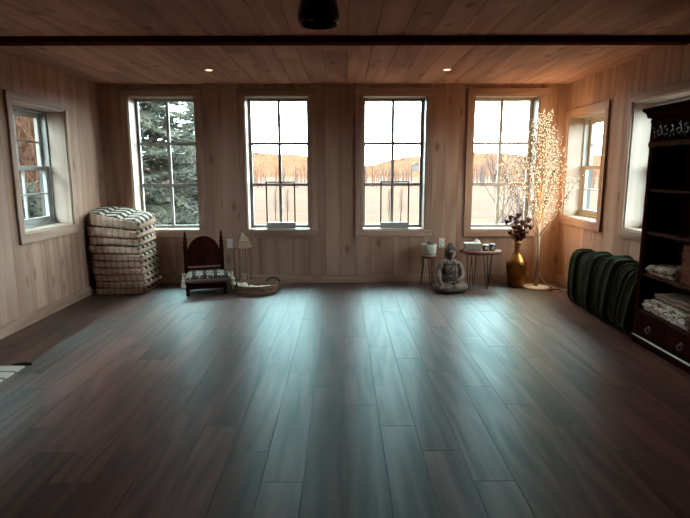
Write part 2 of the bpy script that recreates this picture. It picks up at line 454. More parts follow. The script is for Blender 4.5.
def bare_tree(mb, x, y, z, h, rr, rg, br=9, sub=3, n=4, lean=.06, thin=.35):
    top = Vector((x+rg.uniform(-lean, lean)*h, y+rg.uniform(-lean, lean)*h, z+h))
    b = Vector((x, y, z)); pts = [b.lerp(top, k/4)+Vector((rg.uniform(-.02, .02)*h, rg.uniform(-.02, .02)*h, 0)) if 0 < k < 4 else (b if k == 0 else top) for k in range(5)]
    mb.tube(pts, [rr*(1-.8*k/4) for k in range(5)], n, False)
    for i in range(br):
        f = .2+.75*i/br; p = b.lerp(top, f); az = rg.uniform(0, 2*PI); L = h*(.42*(1-f)+.12)*rg.uniform(.8, 1.2)
        d = Vector((math.cos(az)*.6, math.sin(az)*.6, .8)).normalized(); q = p+d*L
        mb.tube([p, p.lerp(q, .5)+Vector((0, 0, -.03*L)), q], [rr*thin, rr*thin*.7, rr*.12], 3, False)
        for s in range(sub):
            u = p.lerp(q, .35+.6*s/sub); d2 = (d+Vector((rg.uniform(-.6, .6), rg.uniform(-.6, .6), rg.uniform(0, .5)))).normalized()
            mb.tube([u, u+d2*L*.45], [rr*thin*.5, rr*.08], 3, False)
rg = random.Random(11)
mb = MB(); mg = MB()
for i in range(640):                     # thicket along the far edge of the field
    a = R(rg.uniform(-52, 52)); d = rg.uniform(58, 92)
    bare_tree(mb if rg.random() < .68 else mg, d*math.sin(a), d*math.cos(a), GZ-.1, rg.uniform(1.8, 3.4), .06, rg, 9, 2)
for i in range(520):                     # brush scattered up the hillside
    dg_ = rg.uniform(-30, 30); a = R(dg_); u = rg.random(); d = 150+60*u
    hf = .55*u/.25 if u < .25 else (.55+.35*(u-.25)/.35 if u < .6 else .9+.1*(u-.6)/.4)
    bare_tree(mb if rg.random() < .6 else mg, d*math.sin(a), d*math.cos(a), GZ-.6+h_far(dg_)*hf, rg.uniform(1.2, 2.4), .13, rg, 6, 1, 3)
tag(mb.build('brush_thicket', M['twig']), 'orange brown leafless brush along the field edge', 'brush', None, 'stuff')
tag(mg.build('sapling_thicket', M['greytwig']), 'grey leafless saplings along the field edge', 'brush', None, 'stuff')
# left side: near woodland seen through the left wall window
mb = MB()
for i in range(110):
    a = R(rg.uniform(-48, -25)); d = rg.uniform(12.5, 17)
    bare_tree(mb, d*math.sin(a), d*math.cos(a), GZ-.1, rg.uniform(3.5, 6.5), .05, rg, 12, 4)
tag(mb.build('woodland_edge', M['twig']), 'rusty brown bare woodland seen through the left wall window', 'brush', None, 'stuff')
ridge(15, lambda a: 14.5, -125, -24.5, 'sky_blocking_bank', 'steep rust coloured wooded bank, raised to block sky, outside the left wall windows', 9, 50)  # bank made taller and nearer to block sky light from the left

# single bare tree and shrub near the right back window
for (nm, lab, px, py, hh, rr, br, sub, sd) in (
    ('bare_tree', 'grey multi branched leafless tree outside the rightmost back window', 4.0, 12.2, 3.3, .026, 16, 4, 5),
    ('bare_shrub', 'low grey leafless shrub outside the rightmost back window', 3.55, 11.0, 1.6, .016, 14, 4, 8)):
    r = thing(nm, lab, nm.split('_')[1], (px, py, GZ)); rg2 = random.Random(sd)
    for k in range(5):
        m2 = MB(); bare_tree(m2, rg2.uniform(-.35, .35), rg2.uniform(-.3, .3), 0, hh*rg2.uniform(.7, 1.0), rr, rg2, br, sub, 5, .16, .4)
        m2.build('branching_stem', M['greytwig'], r)

# evergreen outside the leftmost back window
t = NT('spruce_needles'); t.gain = OUT; v = t.coords(False)
c = t.ramp(t.noise(v, 3.2, 8, .75), [(.3, (.028, .034, .028)), (.44, (.058, .066, .052)), (.55, (.11, .112, .082)), (.66, (.20, .17, .115))]); t.bsdf(c, .8, 0, .1); M['needle'] = t.m
M['bark'] = plain('bark', (.09, .065, .05), .9, 0, .2, 14, .4, gain=OUT)
def spruce(label, px, py, h, rad, seed, dens=1.0):
    r = thing('spruce_tree', label, 'tree', (px, py, GZ)); rg = random.Random(seed)
    MB().tube([(0, 0, 0), (0, 0, h*.5), (0, 0, h)], [.13, .09, .015], 8).build('trunk', M['bark'], r, True)
    fol = MB(); br = MB(); nb = int(230*dens)
    for i in range(nb):
        f = (i+.5)/nb; z = f*h*.97; L = rad*(1-f)**.8*rg.uniform(.55, 1.12)+.08; az = i*2.39996+rg.uniform(-.5, .5)
        d = Vector((math.cos(az), math.sin(az), 0)); side = Vector((-d.y, d.x, 0)); up = rg.uniform(-.1, .45)
        p0 = Vector((0, 0, z)); pts = [p0+d*L*u+Vector((0, 0, L*(up*u-.38*u*u+.16*u**4))) for u in (0, .25, .5, .75, 1)]
        br.tube(pts, [.02, .016, .011, .007, .003], 4, False)
        ns = int(8+L*30)
        for k in range(ns):
            u = .10+.9*k/ns; a = pts[min(3, int(u*4))].lerp(pts[min(4, int(u*4)+1)], u*4-int(u*4)) if u < 1 else pts[4]
            for sg in (-1, 1):
                ln = (.08+.22*(1-u))*rg.uniform(.5, 1.4)
                e = a+(side*sg*rg.uniform(.5, 1.0)+d*rg.uniform(.2, .8)+Vector((0, 0, rg.uniform(-.5, .35)))).normalized()*ln
                for q in range(4):
                    b = a.lerp(e, .15+.28*q); o = Vector((rg.uniform(-1, 1), rg.uniform(-1, 1), rg.uniform(-.7, 1)))*.055
                    wv = o.orthogonal().normalized()*.009
                    fol.add([b-wv, b+wv, b+o+(e-a)*.18], [(0, 1, 2)])
                fol.add([a+Vector((0, 0, .010)), a-Vector((0, 0, .010)), e], [(0, 1, 2)])
    br.build('boughs', M['bark'], r); tag(fol.build('needles', M['needle'], r), kind='stuff')
    return r
spruce('tall blue green spruce filling the leftmost back window', -3.50, 10.1, 5.4, 1.7, 21, 1.3)
spruce('shorter blue green spruce beside the tall one outside the leftmost back window', -3.15, 11.9, 3.6, 1.25, 22, .9)
spruce('dark spruce low outside the left wall window', -5.35, 8.9, 1.75, .7, 23, .5)
lw = MB().box(-9, 3, 7.4, 15, GZ-.05, GZ+.02)
lo = struct(MB().prism([(-9, 7.4), (-.6, 7.4), (-1.6, 15), (-9, 18)], GZ-.05, GZ+.03).build('lawn', M['lawn'])); tag(lo, 'green lawn under the spruces')
# farmhouse far away
fh = thing('farmhouse', 'tiny white farmhouse on the far hill', 'house', (19.0, 140, 1.9)); fh.scale = (.6, .6, .55)
MB().box(-1.4, 1.4, -1.5, 1.5, -1.5, 1.4).build('house_wall', plain('farmhouse_white', (.13, .115, .10), .8, 0, 0, 10, .05, gain=OUT), fh)
MB().prism([(-1.6, 1.4), (1.6, 1.4), (0, 2.5)], -1.7, 1.7, 'Y').build('roof', M['greytwig'], fh)
for s in (-.7, .7): MB().box(s-.25, s+.25, -1.53, -1.49, -.2, .6).build('house_window', M['slot'], fh)

# ------------------------------------------------------------------ floor cushions in the corner stack
t = NT('woven_black_white'); v = t.coords(False)
sp = t.n('SeparateXYZ'); t.l(v, sp.inputs[0])
zig = t.math('PINGPONG', t.math('ADD', sp.outputs[0], 5.0), .10)
band = t.math('FRACT', t.math('MULTIPLY', t.math('ADD', sp.outputs[1], t.math('MULTIPLY', zig, .9)), 8.0))
st = t.math('GREATER_THAN', t.math('ADD', band, t.math('MULTIPLY', t.noise(v, 24, 2, .5), .16)), .62)
gap = t.math('LESS_THAN', t.math('FRACT', t.math('MULTIPLY', sp.outputs[0], 10.0)), .14)
st = t.math('MULTIPLY', st, t.math('SUBTRACT', 1.0, t.math('MULTIPLY', gap, .9)))
nf = t.noise(v, 160, 3, .6)
c = t.mix(st, (.010, .006, .006), (.46, .38, .30)); c = t.mix(t.math('MULTIPLY', nf, .35), c, (.12, .09, .075))
t.bsdf(c, .9, 0, .1, nf, .3, .003); M['weave'] = t.m
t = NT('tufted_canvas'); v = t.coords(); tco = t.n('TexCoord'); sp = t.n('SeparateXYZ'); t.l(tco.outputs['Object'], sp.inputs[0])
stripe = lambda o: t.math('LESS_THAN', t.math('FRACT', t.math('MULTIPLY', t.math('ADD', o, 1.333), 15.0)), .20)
crease_lines = t.math('MAXIMUM', stripe(sp.outputs[0]), stripe(sp.outputs[1]))
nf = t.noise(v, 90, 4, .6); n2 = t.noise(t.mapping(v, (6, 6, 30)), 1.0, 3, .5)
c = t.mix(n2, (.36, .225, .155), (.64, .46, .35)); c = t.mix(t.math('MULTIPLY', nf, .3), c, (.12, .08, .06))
c = t.mix(t.math('MULTIPLY', crease_lines, .30), c, (.085, .05, .038)); t.bsdf(c, .92, 0, .0, nf, .3, .003); M['canvas'] = t.m

def cushion(label, cx, cy, rz, w, d, zb, zt, seed, db=0, dt=0):
    """zb, zt: bottom and top heights (left, right); tufted rolled edges"""
    r = thing('floor_cushion', label, 'cushion', (cx, cy, 0), rz, 'floor cushions stacked in the left corner')
    rg = random.Random(seed); per = 264; rad = .07
    def rr(i):
        u = i/per*4; s = int(u) % 4; f = u-int(u)
        base = [(-1, -1), (1, -1), (1, 1), (-1, 1)]; a = base[s]; b = base[(s+1) % 4]
        x, y = a[0]+(b[0]-a[0])*f, a[1]+(b[1]-a[1])*f
        k = (abs(x)**9+abs(y)**9)**(1/9); x /= k; y /= k
        return x, y, f
    prof = [(.0, .0, 0), (.6, .0, 0), (.93, .03, 0), (.972, .10, .5), (.992, .20, 1), (1.0, .30, .6), (.978, .40, .1), (.985, .5, .3), (.978, .60, .1), (1.0, .70, .6), (.99, .82, 1), (.968, .92, .5), (.92, .98, 0), (.6, 1.03, 0), (.25, 1.045, 0), (.0, 1.05, 0)]
    verts = []; idx = []
    for k, (q, hz_, rp) in enumerate(prof):
        ring = []
        for i in range(per):
            x, y, f = rr(i)
            rip = 1.006 - rp*.055*(1-abs(math.cos(f*PI*9))**1.1)
            X, Y = x*q*rip*w/2, y*q*rip*d/2
            fx = (X/w+.5); b = zb[0]+(zb[1]-zb[0])*fx; tt = zt[0]+(zt[1]-zt[0])*fx; fy = Y/d+.5; b += db*fy; tt += dt*fy
            Z = b+(tt-b)*hz_ + (.004*noise.noise((X*6+seed, Y*6, 0)) if 0 < k < len(prof)-1 and hz_ > .9 else 0)
            ring.append(len(verts)); verts.append((X, Y, Z))
        idx.append(ring)
    def faces(k0, k1): return [(idx[k][i], idx[k][(i+1) % per], idx[k+1][(i+1) % per], idx[k+1][i]) for k in range(k0, k1) for i in range(per)]
    side = MB(); side.v = list(verts); top = MB(); top.v = list(verts); top.f = faces(12, len(prof)-1)
    wrap = set(faces(9, 12))
    for fc in faces(0, 12):
        ax_ = sum(verts[i][0] for i in fc)/4; ay_ = sum(verts[i][1] for i in fc)/4
        (top if fc in wrap and ax_ > .455*w and abs(ay_) < .47*d else side).f.append(fc)
    for mb in (side, top):
        used = sorted({i for f in mb.f for i in f}); mp = {o: n for n, o in enumerate(used)}
        mb.v = [mb.v[i] for i in used]; mb.f = [tuple(mp[i] for i in f) for f in mb.f]
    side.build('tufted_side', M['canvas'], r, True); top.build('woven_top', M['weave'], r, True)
    return r
zl = zr = .001
TK = [(.078, .076)]*3 + [(.080, .078)]*2 + [(.086, .080), (.092, .083), (.098, .084), (.128, .094), (.146, .098)]
DT = [0]*6 + [.008, .018, .030, .048, .070]
ORD = ['bottom', 'second lowest', 'third lowest', 'fourth lowest', 'fifth lowest', 'fifth from top', 'fourth from top', 'third from top', 'second from top', 'topmost']
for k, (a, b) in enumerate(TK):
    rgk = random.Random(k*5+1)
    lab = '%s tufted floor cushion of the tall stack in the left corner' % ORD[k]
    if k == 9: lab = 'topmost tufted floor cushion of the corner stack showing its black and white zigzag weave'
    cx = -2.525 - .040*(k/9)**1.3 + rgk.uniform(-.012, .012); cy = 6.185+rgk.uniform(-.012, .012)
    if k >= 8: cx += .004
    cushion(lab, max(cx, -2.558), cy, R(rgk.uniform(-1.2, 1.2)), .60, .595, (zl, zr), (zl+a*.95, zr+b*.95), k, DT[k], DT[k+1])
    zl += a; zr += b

# ------------------------------------------------------------------ low carved chair with its cushion
ch = thing('low_chair', 'low dark carved wooden chair with an arched back', 'chair', (-1.585, 6.04, 0), R(17))
cw = .205
for s in (-1, 1):
    x = s*cw
    MB().lathe([(.018, 0), (.022, .02), (.016, .05), (.024, .08), (.024, .15), (.018, .17), (.025, .21), (.025, .52), (.018, .54), (.027, .565), (.016, .59), (.021, .61), (.012, .64), (.015, .655), (.004, .70)], 14, (x, .17, 0)).build('back_post', M['darkZ'], ch, True)
    MB().lathe([(.014, 0), (.022, .02), (.016, .045), (.026, .075), (.018, .10), (.022, .115), (.022, .125)], 14, (x, -.17, 0)).build('front_leg', M['darkZ'], ch, True)
    MB().box(x-.014, x+.014, -.17, .17, .085, .126).build('side_rail', M['darkY'], ch, bevel=.003)
MB().box(-cw, cw, -.185, -.155, .075, .126).build('front_rail', M['darkX'], ch, bevel=.003)
MB().box(-cw-.02, cw+.02, -.20, .165, .122, .138).build('seat', M['darkX'], ch, bevel=.004)
arch = [(-cw+.02, .235), (cw-.02, .235)] + [((cw-.02)*math.cos(a), .43+.205*math.sin(a)) for a in [PI*k/24 for k in range(25)]]
bk = MB().prism(arch, .158, .182, 'Y').build('arched_back', M['darkZ'], ch, bevel=.004)
for rr in (.165, .10):
    MB().tube([(rr*math.cos(a), .155, .43+rr*math.sin(a)) for a in [PI*k/20 for k in range(21)]], .006, 6).build('carved_ring', M['darkZ'], bk, True)
for k in range(8):
    a = 2*PI*k/8; MB().ell((.05*math.cos(a), .156, .43+.05*math.sin(a)), (.022, .006, .012), 10, 6, Matrix.Rotation(-a, 3, 'Y')).build('carved_petal', M['darkZ'], bk, True)
MB().box(-cw, cw, .152, .188, .262, .284).build('back_rail', M['rusticX'], ch, bevel=.003)
MB().box(-cw, cw, .155, .185, .19, .215).build('back_rail', M['darkX'], ch, bevel=.003)

t = NT('kilim_cushion'); v = t.coords(False); sp = t.n('SeparateXYZ'); t.l(v, sp.inputs[0])
b1 = t.math('FRACT', t.math('ADD', t.math('MULTIPLY', sp.outputs[0], 8.6), .5))
b2 = t.math('PINGPONG', t.math('MULTIPLY', sp.outputs[1], 22.0), 1.0)
st = t.math('MULTIPLY', t.math('GREATER_THAN', b1, .35), t.math('GREATER_THAN', t.math('ADD', t.noise(v, 48, 3, .7), t.math('MULTIPLY', b2, .16)), .57))
fr = t.math('LESS_THAN', sp.outputs[2], .074)
c = t.mix(st, (.022, .018, .017), (.26, .22, .185)); c = t.mix(fr, c, (.15, .085, .068)); t.bsdf(c, .9, 0, .1); M['kilim'] = t.m
M['tassel'] = plain('cream_tassel', (.48, .40, .33), .95, 0, .1, 60, .3)
cu = thing('seat_cushion', 'dark patterned square cushion with cream tassels on the low chair', 'cushion', (-1.53, 5.95, .138), R(15))
mb = MB(); nn = 22
def cz(u, vv): return ((1-u**4)*(1-vv**4))**.5
for sg in (1, -1):
    vs = []; 
    for i in range(nn+1):
        for j in range(nn+1):
            u, vv = -1+2*i/nn, -1+2*j/nn; pin = 1-.07*(1-u*u)*abs(vv)**3-.0
            vs.append((u*.252*(1-.06*(1-vv*vv)*0), vv*.20*(1-.05*(1-u*u)), .062+sg*.064*cz(u, vv)*(1.0 if sg > 0 else .95)))
    mb.add(vs, [(i*(nn+1)+j, (i+1)*(nn+1)+j, (i+1)*(nn+1)+j+1, i*(nn+1)+j+1) for i in range(nn) for j in range(nn)])
mb.build('cover', M['kilim'], cu, True)
for sx in (-1, 1):
    for sy in (-1, 1):
        x, y = sx*.257, sy*.197
        MB().lathe([(.003, .016), (.019, .008), (.021, -.010), (.012, -.018), (.021, -.036), (.028, -.062), (.024, -.070)], 12, (x+sx*.012, y+sy*.004, .062)).build('tassel', M['tassel'], cu, True)

# ------------------------------------------------------------------ wooden lantern with candle
M['tin'] = plain('pale_tin', (.23, .15, .10), .6, .0, .1, 20, .2)
ln = thing('floor_lantern', 'tall wooden floor lantern with a pointed metal roof', 'lantern', (-1.205, 6.345, 0), R(33))
hw = .073
MB().box(-hw-.012, hw+.012, -hw-.012, hw+.012, 0, .03).build('base', M['rusticX'], ln, bevel=.003)
MB().box(-hw-.004, hw+.004, -hw-.004, hw+.004, .47, .49).build('top_frame', M['rusticX'], ln, bevel=.002)
for sx in (-1, 1):
    for sy in (-1, 1):
        MB().box(sx*hw-.009, sx*hw+.009, sy*hw-.009, sy*hw+.009, .03, .47).build('post', M['rusticZ'], ln, bevel=.002)
def roof(z0, z1, a0, a1):
    q = [(-1, -1), (1, -1), (1, 1), (-1, 1)]
    return MB().add([(x*a0, y*a0, z0) for x, y in q]+[(x*a1, y*a1, z1) for x, y in q], [(0, 3, 2, 1), (4, 5, 6, 7)]+[(i, (i+1) % 4, (i+1) % 4+4, i+4) for i in range(4)])
roof(.488, .565, .096, .062).build('roof_skirt', M['tin'], ln)
roof(.568, .665, .068, .006).build('roof_cap', M['tin'], ln)
MB().tube([(.018*math.cos(a), 0, .682+.018*math.sin(a)) for a in [2*PI*k/14 for k in range(15)]], .0025, 6).build('hanging_ring', M['black'], ln, True)
for s in (-1, 1):
    MB().box(-hw+.009, hw-.009, s*hw-.002, s*hw+.002, .03, .47).build('lantern_pane', M['artglass'], ln)
M['wax'] = plain('candle_wax', (.34, .24, .16), .5, 0, .1, 20, .05)
cd = thing('pillar_candle', 'cream pillar candle inside the wooden lantern', 'candle', (-1.205, 6.345, .03))
MB().lathe([(.034, 0), (.035, .005), (.035, .12), (.030, .125), (.012, .118), (.0, .117)], 20).build('candle_body', M['wax'], cd, True)
MB().tube([(0, 0, .115), (.001, 0, .132)], .0015, 5).build('wick', M['slot'], cd)

# ------------------------------------------------------------------ oval basket with cloths
M['basket'] = wood('woven_wicker', (.13, .065, .04), (.28, .165, .11), 'X', 60, .8, .05, bstr=.5)
bx, by = -1.005, 6.02
bs = thing('oval_basket', 'shallow oval wicker basket on the floor beside the low chair', 'basket', (bx, by, 0), R(4))
mb = MB(); RX, RY = .255, .205
prof = [(.0, .006), (.5, .004), (.80, .003), (.87, .012), (.93, .045), (1.0, .098), (1.0, .104), (.975, .104), (.90, .05), (.84, .020), (.5, .014), (.0, .014)]
mb.lathe([(r_, z_) for r_, z_ in prof], 48, (0, 0, 0), RX, RY, False)
mb.build('basket_bowl', M['basket'], bs, True)
for k in range(5):
    f = k/4; q = .885+.115*f; z = .018+.082*f
    MB().loop([(q*RX*math.cos(a)*1.006, q*RY*math.sin(a)*1.006, z) for a in [2*PI*i/48 for i in range(48)]], .0085, 6).build('wicker_coil', M['basket'], bs, True)
for az in (R(38), R(205)):
    cxh, cyh = RX*.99*math.cos(az), RY*.99*math.sin(az); tv = Vector((-RX*math.sin(az), RY*math.cos(az), 0)).normalized()
    if az < PI: tv = Vector((-.96, .28, 0))
    pts = [Vector((cxh, cyh, .098)) + tv*(.078*math.cos(PI*k/14)) + Vector((0, 0, .046*math.sin(PI*k/14))) for k in range(15)]
    MB().tube(pts, .0095, 8).build('handle', M['black'], bs, True)
M['linen'] = plain('white_linen', (.60, .55, .48), .9, 0, .1, 40, .15)
def cloth_roll(name, label, cat, loc, rz, L, rad, mat, group=None, parts=True):
    r = thing(name, label, cat, loc, rz, group)
    mb = MB(); pts = []; rs = []
    for k in range(13):
        f = k/12; pts.append((-L/2+L*f, .006*math.sin(f*9), rad*.92)); rs.append(rad*(.55+.45*min(1, min(f, 1-f)*6))*(1+.07*math.sin(f*23)))
    mb.tube(pts, rs, 12); mb.build('rolled_cloth', mat, r, True)
    MB().loop([(rad*.2, rad*1.03*math.cos(a), rad*.92+rad*1.03*math.sin(a)) for a in [2*PI*i/16 for i in range(16)]], .004, 5).build('tie_band', M['rusticX'], r, True)
    return r
cloth_roll('rolled_cloth', 'white rolled cloth at the left end of the oval basket', 'cloth', (bx-.165, by-.055, .046), R(18), .17, .040, M['linen'], 'cloths in the oval basket')
cloth_roll('rolled_cloth', 'thin cream rolled cloth lying in the middle of the oval basket', 'cloth', (bx-.01, by-.01, .030), R(-34), .19, .026, M['linen'], 'cloths in the oval basket')
cloth_roll('rolled_cloth', 'white rolled cloth at the right end of the oval basket', 'cloth', (bx+.125, by-.075, .044), R(16), .15, .028, M['linen'], 'cloths in the oval basket')

# ------------------------------------------------------------------ wall outlets
def outlet(label, x, z):
    r = thing('wall_outlet', label, 'outlet', (x, YB-.001, z))
    MB().box(-.036, .036, -.006, 0, -.058, .058).build('cover_plate', M['plastic'], r, bevel=.002)
    for s in (-.027, .027):
        sk = MB().lathe([(.0165, 0), (.0165, .003)], 14).xf(Matrix.Translation((0, -.006, s)) @ Matrix.Rotation(R(90), 4, 'X')).build('socket', M['white'], r, True)
        for q in (-.006, .006): MB().box(q-.001, q+.001, -.0096, -.008, s-.004, s+.005).build('slot', M['slot'], sk)
outlet('white wall outlet beside the wooden lantern', -1.391, .50)
outlet('white wall outlet between the plant pot and the seated statue', 1.236, .50)

# ------------------------------------------------------------------ glass pictures on the window sills
M['ink'] = plain('dark_print', (.09, .08, .075), .7)
def sill_picture(label, x0, x1):
    cx = (x0+x1)/2; hw = (x1-x0)/2; hh = .565
    r = thing('glass_picture', label, 'picture', (cx, 6.634, WZ0+.012), 0, 'glass tree pictures on the window sills')
    fb = .017
    MB().box(-hw, -hw+fb, -.01, .01, .075, hh).build('frame_bar', M['blackwood'], r)
    MB().box(hw-fb, hw, -.01, .01, .075, hh).build('frame_bar', M['blackwood'], r)
    MB().box(-hw, hw, -.01, .01, hh, hh+fb).build('frame_bar', M['blackwood'], r)
    MB().box(-hw, hw, -.024, .024, 0, .075).build('base_block', M['sash'], r, bevel=.003)
    MB().box(-hw+fb, hw-fb, -.0015, .0015, .075, hh).build('glass_plate', M['artglass'], r)
    for q, sd in ((-.066, 2), (.082, 9)):
        rg = random.Random(sd+int(x0*10)); mb = MB(); pts = [(q+.004*math.sin(k*1.3+sd), -.004, .075+k*.046) for k in range(10)]
        mb.tube(pts, [.0065-.00055*k for k in range(10)], 5)
        for k in range(16):
            z = .20+k*.017; s = 1 if k % 2 else -1; L = .055*(1-.4*k/16)*rg.uniform(.7, 1.2); x0_ = q+.003*math.sin(k)
            mb.tube([(x0_, -.004, z), (x0_+s*L*.45, -.004, z+L*.75), (x0_+s*L*.6, -.004, z+L*1.3)], [.0026, .002, .0012], 4, False)
        mb.build('tree_silhouette', M['ink'], r)
sill_picture('dark framed glass picture of two bare trees on the second window sill from left', -.945, -.580)
sill_picture('dark framed glass picture of two bare trees on the third window sill from left', .474, .834)

# ------------------------------------------------------------------ ceiling lamps
def downlight(label, x, y):
    r = thing('recessed_light', label, 'ceiling light', (x, y, H), 0, 'recessed lights in the pine ceiling')
    MB().lathe([(.030, -.002), (.045, -.005), (.050, -.002), (.050, .004), (.030, .004)], 24, cap=False).build('trim_ring', M['white'], r, True)
    MB().lathe([(.0, -.0035), (.031, -.0035), (.031, .0)], 24, cap=False).build('lens', M['lens'], r)
    li = bpy.data.lights.new('lamp_light', 'SPOT'); li.energy = DOWN_POWER; li.color = (1, .66, .36); li.spot_size = R(110); li.spot_blend = .6; li.shadow_soft_size = .04
    lo = bpy.data.objects.new('lamp_light', li); COL.objects.link(lo); lo.parent = r; lo.location = (0, 0, -.02)
M['lens'] = emit('warm_lamp_lens', (1, .72, .42), 4.0)
downlight('small lit recessed light near the leftmost back window', -1.348, 5.643)
downlight('small lit recessed light near the third back window', 1.07, 5.632)
M['bronze'] = plain('dark_bronze', (.014, .006, .005), .35, .5, .5)
t = NT('bulb_glass'); t.bsdf((.12, .08, .06), .12, 0, .6); M['bulb'] = t.m
dl = thing('ceiling_lamp', 'dark dome shaped lamp hanging under the ceiling', 'ceiling light', (-.128, 3.11, H))
MB().lathe([(.0, 0), (.055, 0), (.055, -.012), (.02, -.022), (.014, -.05)], 24, cap=False).build('canopy', M['bronze'], dl, True)
MB().lathe([(.014, -.035), (.052, -.040), (.084, -.066), (.104, -.105), (.115, -.150), (.1185, -.178), (.114, -.203), (.109, -.213), (.105, -.211), (.111, -.178), (.106, -.150), (.09, -.108), (.066, -.078), (.0, -.060)], 36, cap=False).build('shade', M['bronze'], dl, True)
for k in range(3):
    a = 2*PI*k/3+.5
    b = MB().ell((.045*math.cos(a), .045*math.sin(a), -.16), (.022, .022, .028), 14, 9).build('bulb', M['bulb'], dl, True)
    MB().tube([(.045*math.cos(a), .045*math.sin(a), -.14), (.04*math.cos(a), .04*math.sin(a), -.08)], .012, 8).build('bulb_holder', M['black'], b, True)

# ------------------------------------------------------------------ plant on a hairpin stool
def hairpin(mb_name, parent, x, y, ztop, fx, fy, spread, r=.0045):
    """bent rod leg: two bars meeting at the foot"""
    pts = [(x-spread[0], y-spread[1], ztop), (fx-.006*(1 if spread[0] >= 0 else -1), fy, .012), (fx, fy, r), (fx+.006*(1 if spread[0] >= 0 else -1), fy, .012), (x+spread[0], y+spread[1], ztop)]
    return MB().tube(pts, r, 7).build(mb_name, M['black'], parent, True)
ps = thing('plant_stool', 'small round wooden stool with thin black hairpin legs', 'stool', (1.058, 6.385, 0))
MB().lathe([(.0, .340), (.092, .340), (.098, .346), (.098, .358), (.092, .363), (.0, .363)], 28, cap=False).build('stool_top', M['walnutX'], ps, True)
for k in range(3):
    a = R(-90+120*k+8); c, s = math.cos(a), math.sin(a)
    hairpin('hairpin_leg', ps, .062*c, .062*s, .345, .095*c, .095*s, (-s*.026, c*.026))
t = NT('painted_pot'); v = t.coords(False); sp = t.n('SeparateXYZ'); t.l(v, sp.inputs[0])
n1 = t.noise(v, 26, 2, .5, 1.5); ln_ = t.math('LESS_THAN', t.math('ABSOLUTE', t.math('SUBTRACT', n1, .5)), .022)
zone = t.math('MULTIPLY', t.math('GREATER_THAN', sp.outputs[2], .04), t.math('LESS_THAN', sp.outputs[2], .115))
st = t.math('LESS_THAN', t.math('ABSOLUTE', t.math('SUBTRACT', sp.outputs[2], .028)), .004)
c = t.mix(t.math('MULTIPLY', ln_, zone), (.55, .52, .46), (.15, .11, .09)); c = t.mix(st, c, (.12, .08, .07)); t.bsdf(c, .45, 0, .4); M['pot'] = t.m
pp = thing('potted_plant', 'small succulent in a white pot with dark line drawing', 'plant', (1.058, 6.385, .363))
MB().lathe([(.0, 0), (.076, 0), (.082, .006), (.092, .14), (.092, .146), (.086, .146), (.084, .12), (.0, .118)], 32, cap=False).build('pot', M['pot'], pp, True)
MB().lathe([(.0, .125), (.085, .122)], 24, cap=False).build('soil', M['slot'], pp)
M['leaf'] = plain('succulent_leaf', (.055, .075, .04), .5, 0, .4, 20, .3)
rg = random.Random(4)
for k in range(22):
    a = k*2.4; tl = R(15+62*(k/22)); L = .05+.015*rg.random(); d = Vector((math.sin(tl)*math.cos(a), math.sin(tl)*math.sin(a), math.cos(tl)))
    off = Vector((.03*math.cos(a*.7), .03*math.sin(a*.7), .118)) if k % 3 else Vector((0, 0, .12))
    mb = MB(); mb.tube([off, off+d*L*.45, off+d*L*.85, off+d*L*1.05], [.005, .011, .008, .001], 7); mb.build('leaf', M['leaf'], pp, True)

# ------------------------------------------------------------------ seated stone statue (one continuous body) with beads
M['stone'] = plain('grey_stone', (.16, .118, .10), .85, 0, .05, 45, .35, .5)
M['stonehair'] = plain('grey_stone_hair', (.12, .092, .08), .85, 0, .2, 45, .3, .4)
sx0, sy0 = 1.243, 6.01
sta = thing('seated_statue', 'grey stone statue seated cross legged with one hand over its knee', 'statue', (sx0, sy0, 0), R(6)); sta.scale = (.90, 1.0, 1.05)
mb = MB()
mb.ell((0, .01, .06), (.165, .115, .06), 24, 12)                       # hips and folded legs
mb.ell((-.14, -.035, .062), (.088, .085, .058), 18, 10); mb.ell((.14, -.035, .062), (.088, .085, .058), 18, 10)   # knees
mb.tube([(-.16, -.06, .055), (-.06, -.105, .05), (.06, -.10, .05), (.12, -.08, .05)], [.055, .047, .043, .036], 12)   # shins
mb.tube([(.16, -.06, .055), (.06, -.10, .062), (-.06, -.098, .066), (-.10, -.085, .068)], [.055, .046, .042, .032], 12)
mb.ell((-.10, -.10, .088), (.05, .024, .018), 12, 8); mb.ell((.085, -.11, .058), (.045, .022, .02), 12, 8)           # feet
mb.ell((0, .025, .15), (.105, .078, .09), 20, 12); mb.ell((0, .022, .24), (.112, .072, .095), 20, 12)                # torso
mb.ell((0, .028, .315), (.128, .064, .05), 20, 10)                                                                    # shoulders
mb.tube([(0, .022, .33), (0, .016, .39)], [.046, .04], 14)                                                            # neck
mb.ell((0, .004, .435), (.064, .062, .072), 20, 14); mb.ell((0, .0, .402), (.052, .052, .040), 16, 10)                # head and jaw
mb.ell((0, .012, .508), (.030, .032, .030), 14, 10)                                                                   # crown bump
mb.tube([(-.115, .025, .315), (-.150, .01, .235), (-.165, -.045, .175), (-.155, -.10, .125)], [.042, .038, .033, .024], 12)   # arm reaching to the knee
mb.ell((-.152, -.112, .108), (.026, .018, .032), 10, 8)
for k in range(4): mb.tube([(-.170+.011*k, -.120, .100), (-.171+.011*k, -.128, .072), (-.170+.011*k, -.127, .048-.003*abs(k-1.5))], [.007, .0065, .005], 6)
mb.tube([(-.132, -.112, .112), (-.120, -.122, .092)], [.008, .006], 6)
mb.tube([(.115, .025, .315), (.150, .005, .230), (.135, -.055, .160), (.05, -.098, .130)], [.044, .040, .034, .024], 12)     # arm resting in the lap
mb.ell((.012, -.105, .122), (.040, .026, .014), 12, 8)
for k in range(4): mb.tube([(-.015, -.122+.012*k, .124), (-.045, -.122+.012*k, .125), (-.066+.004*k, -.12+.012*k, .122)], [.007, .0065, .005], 6)
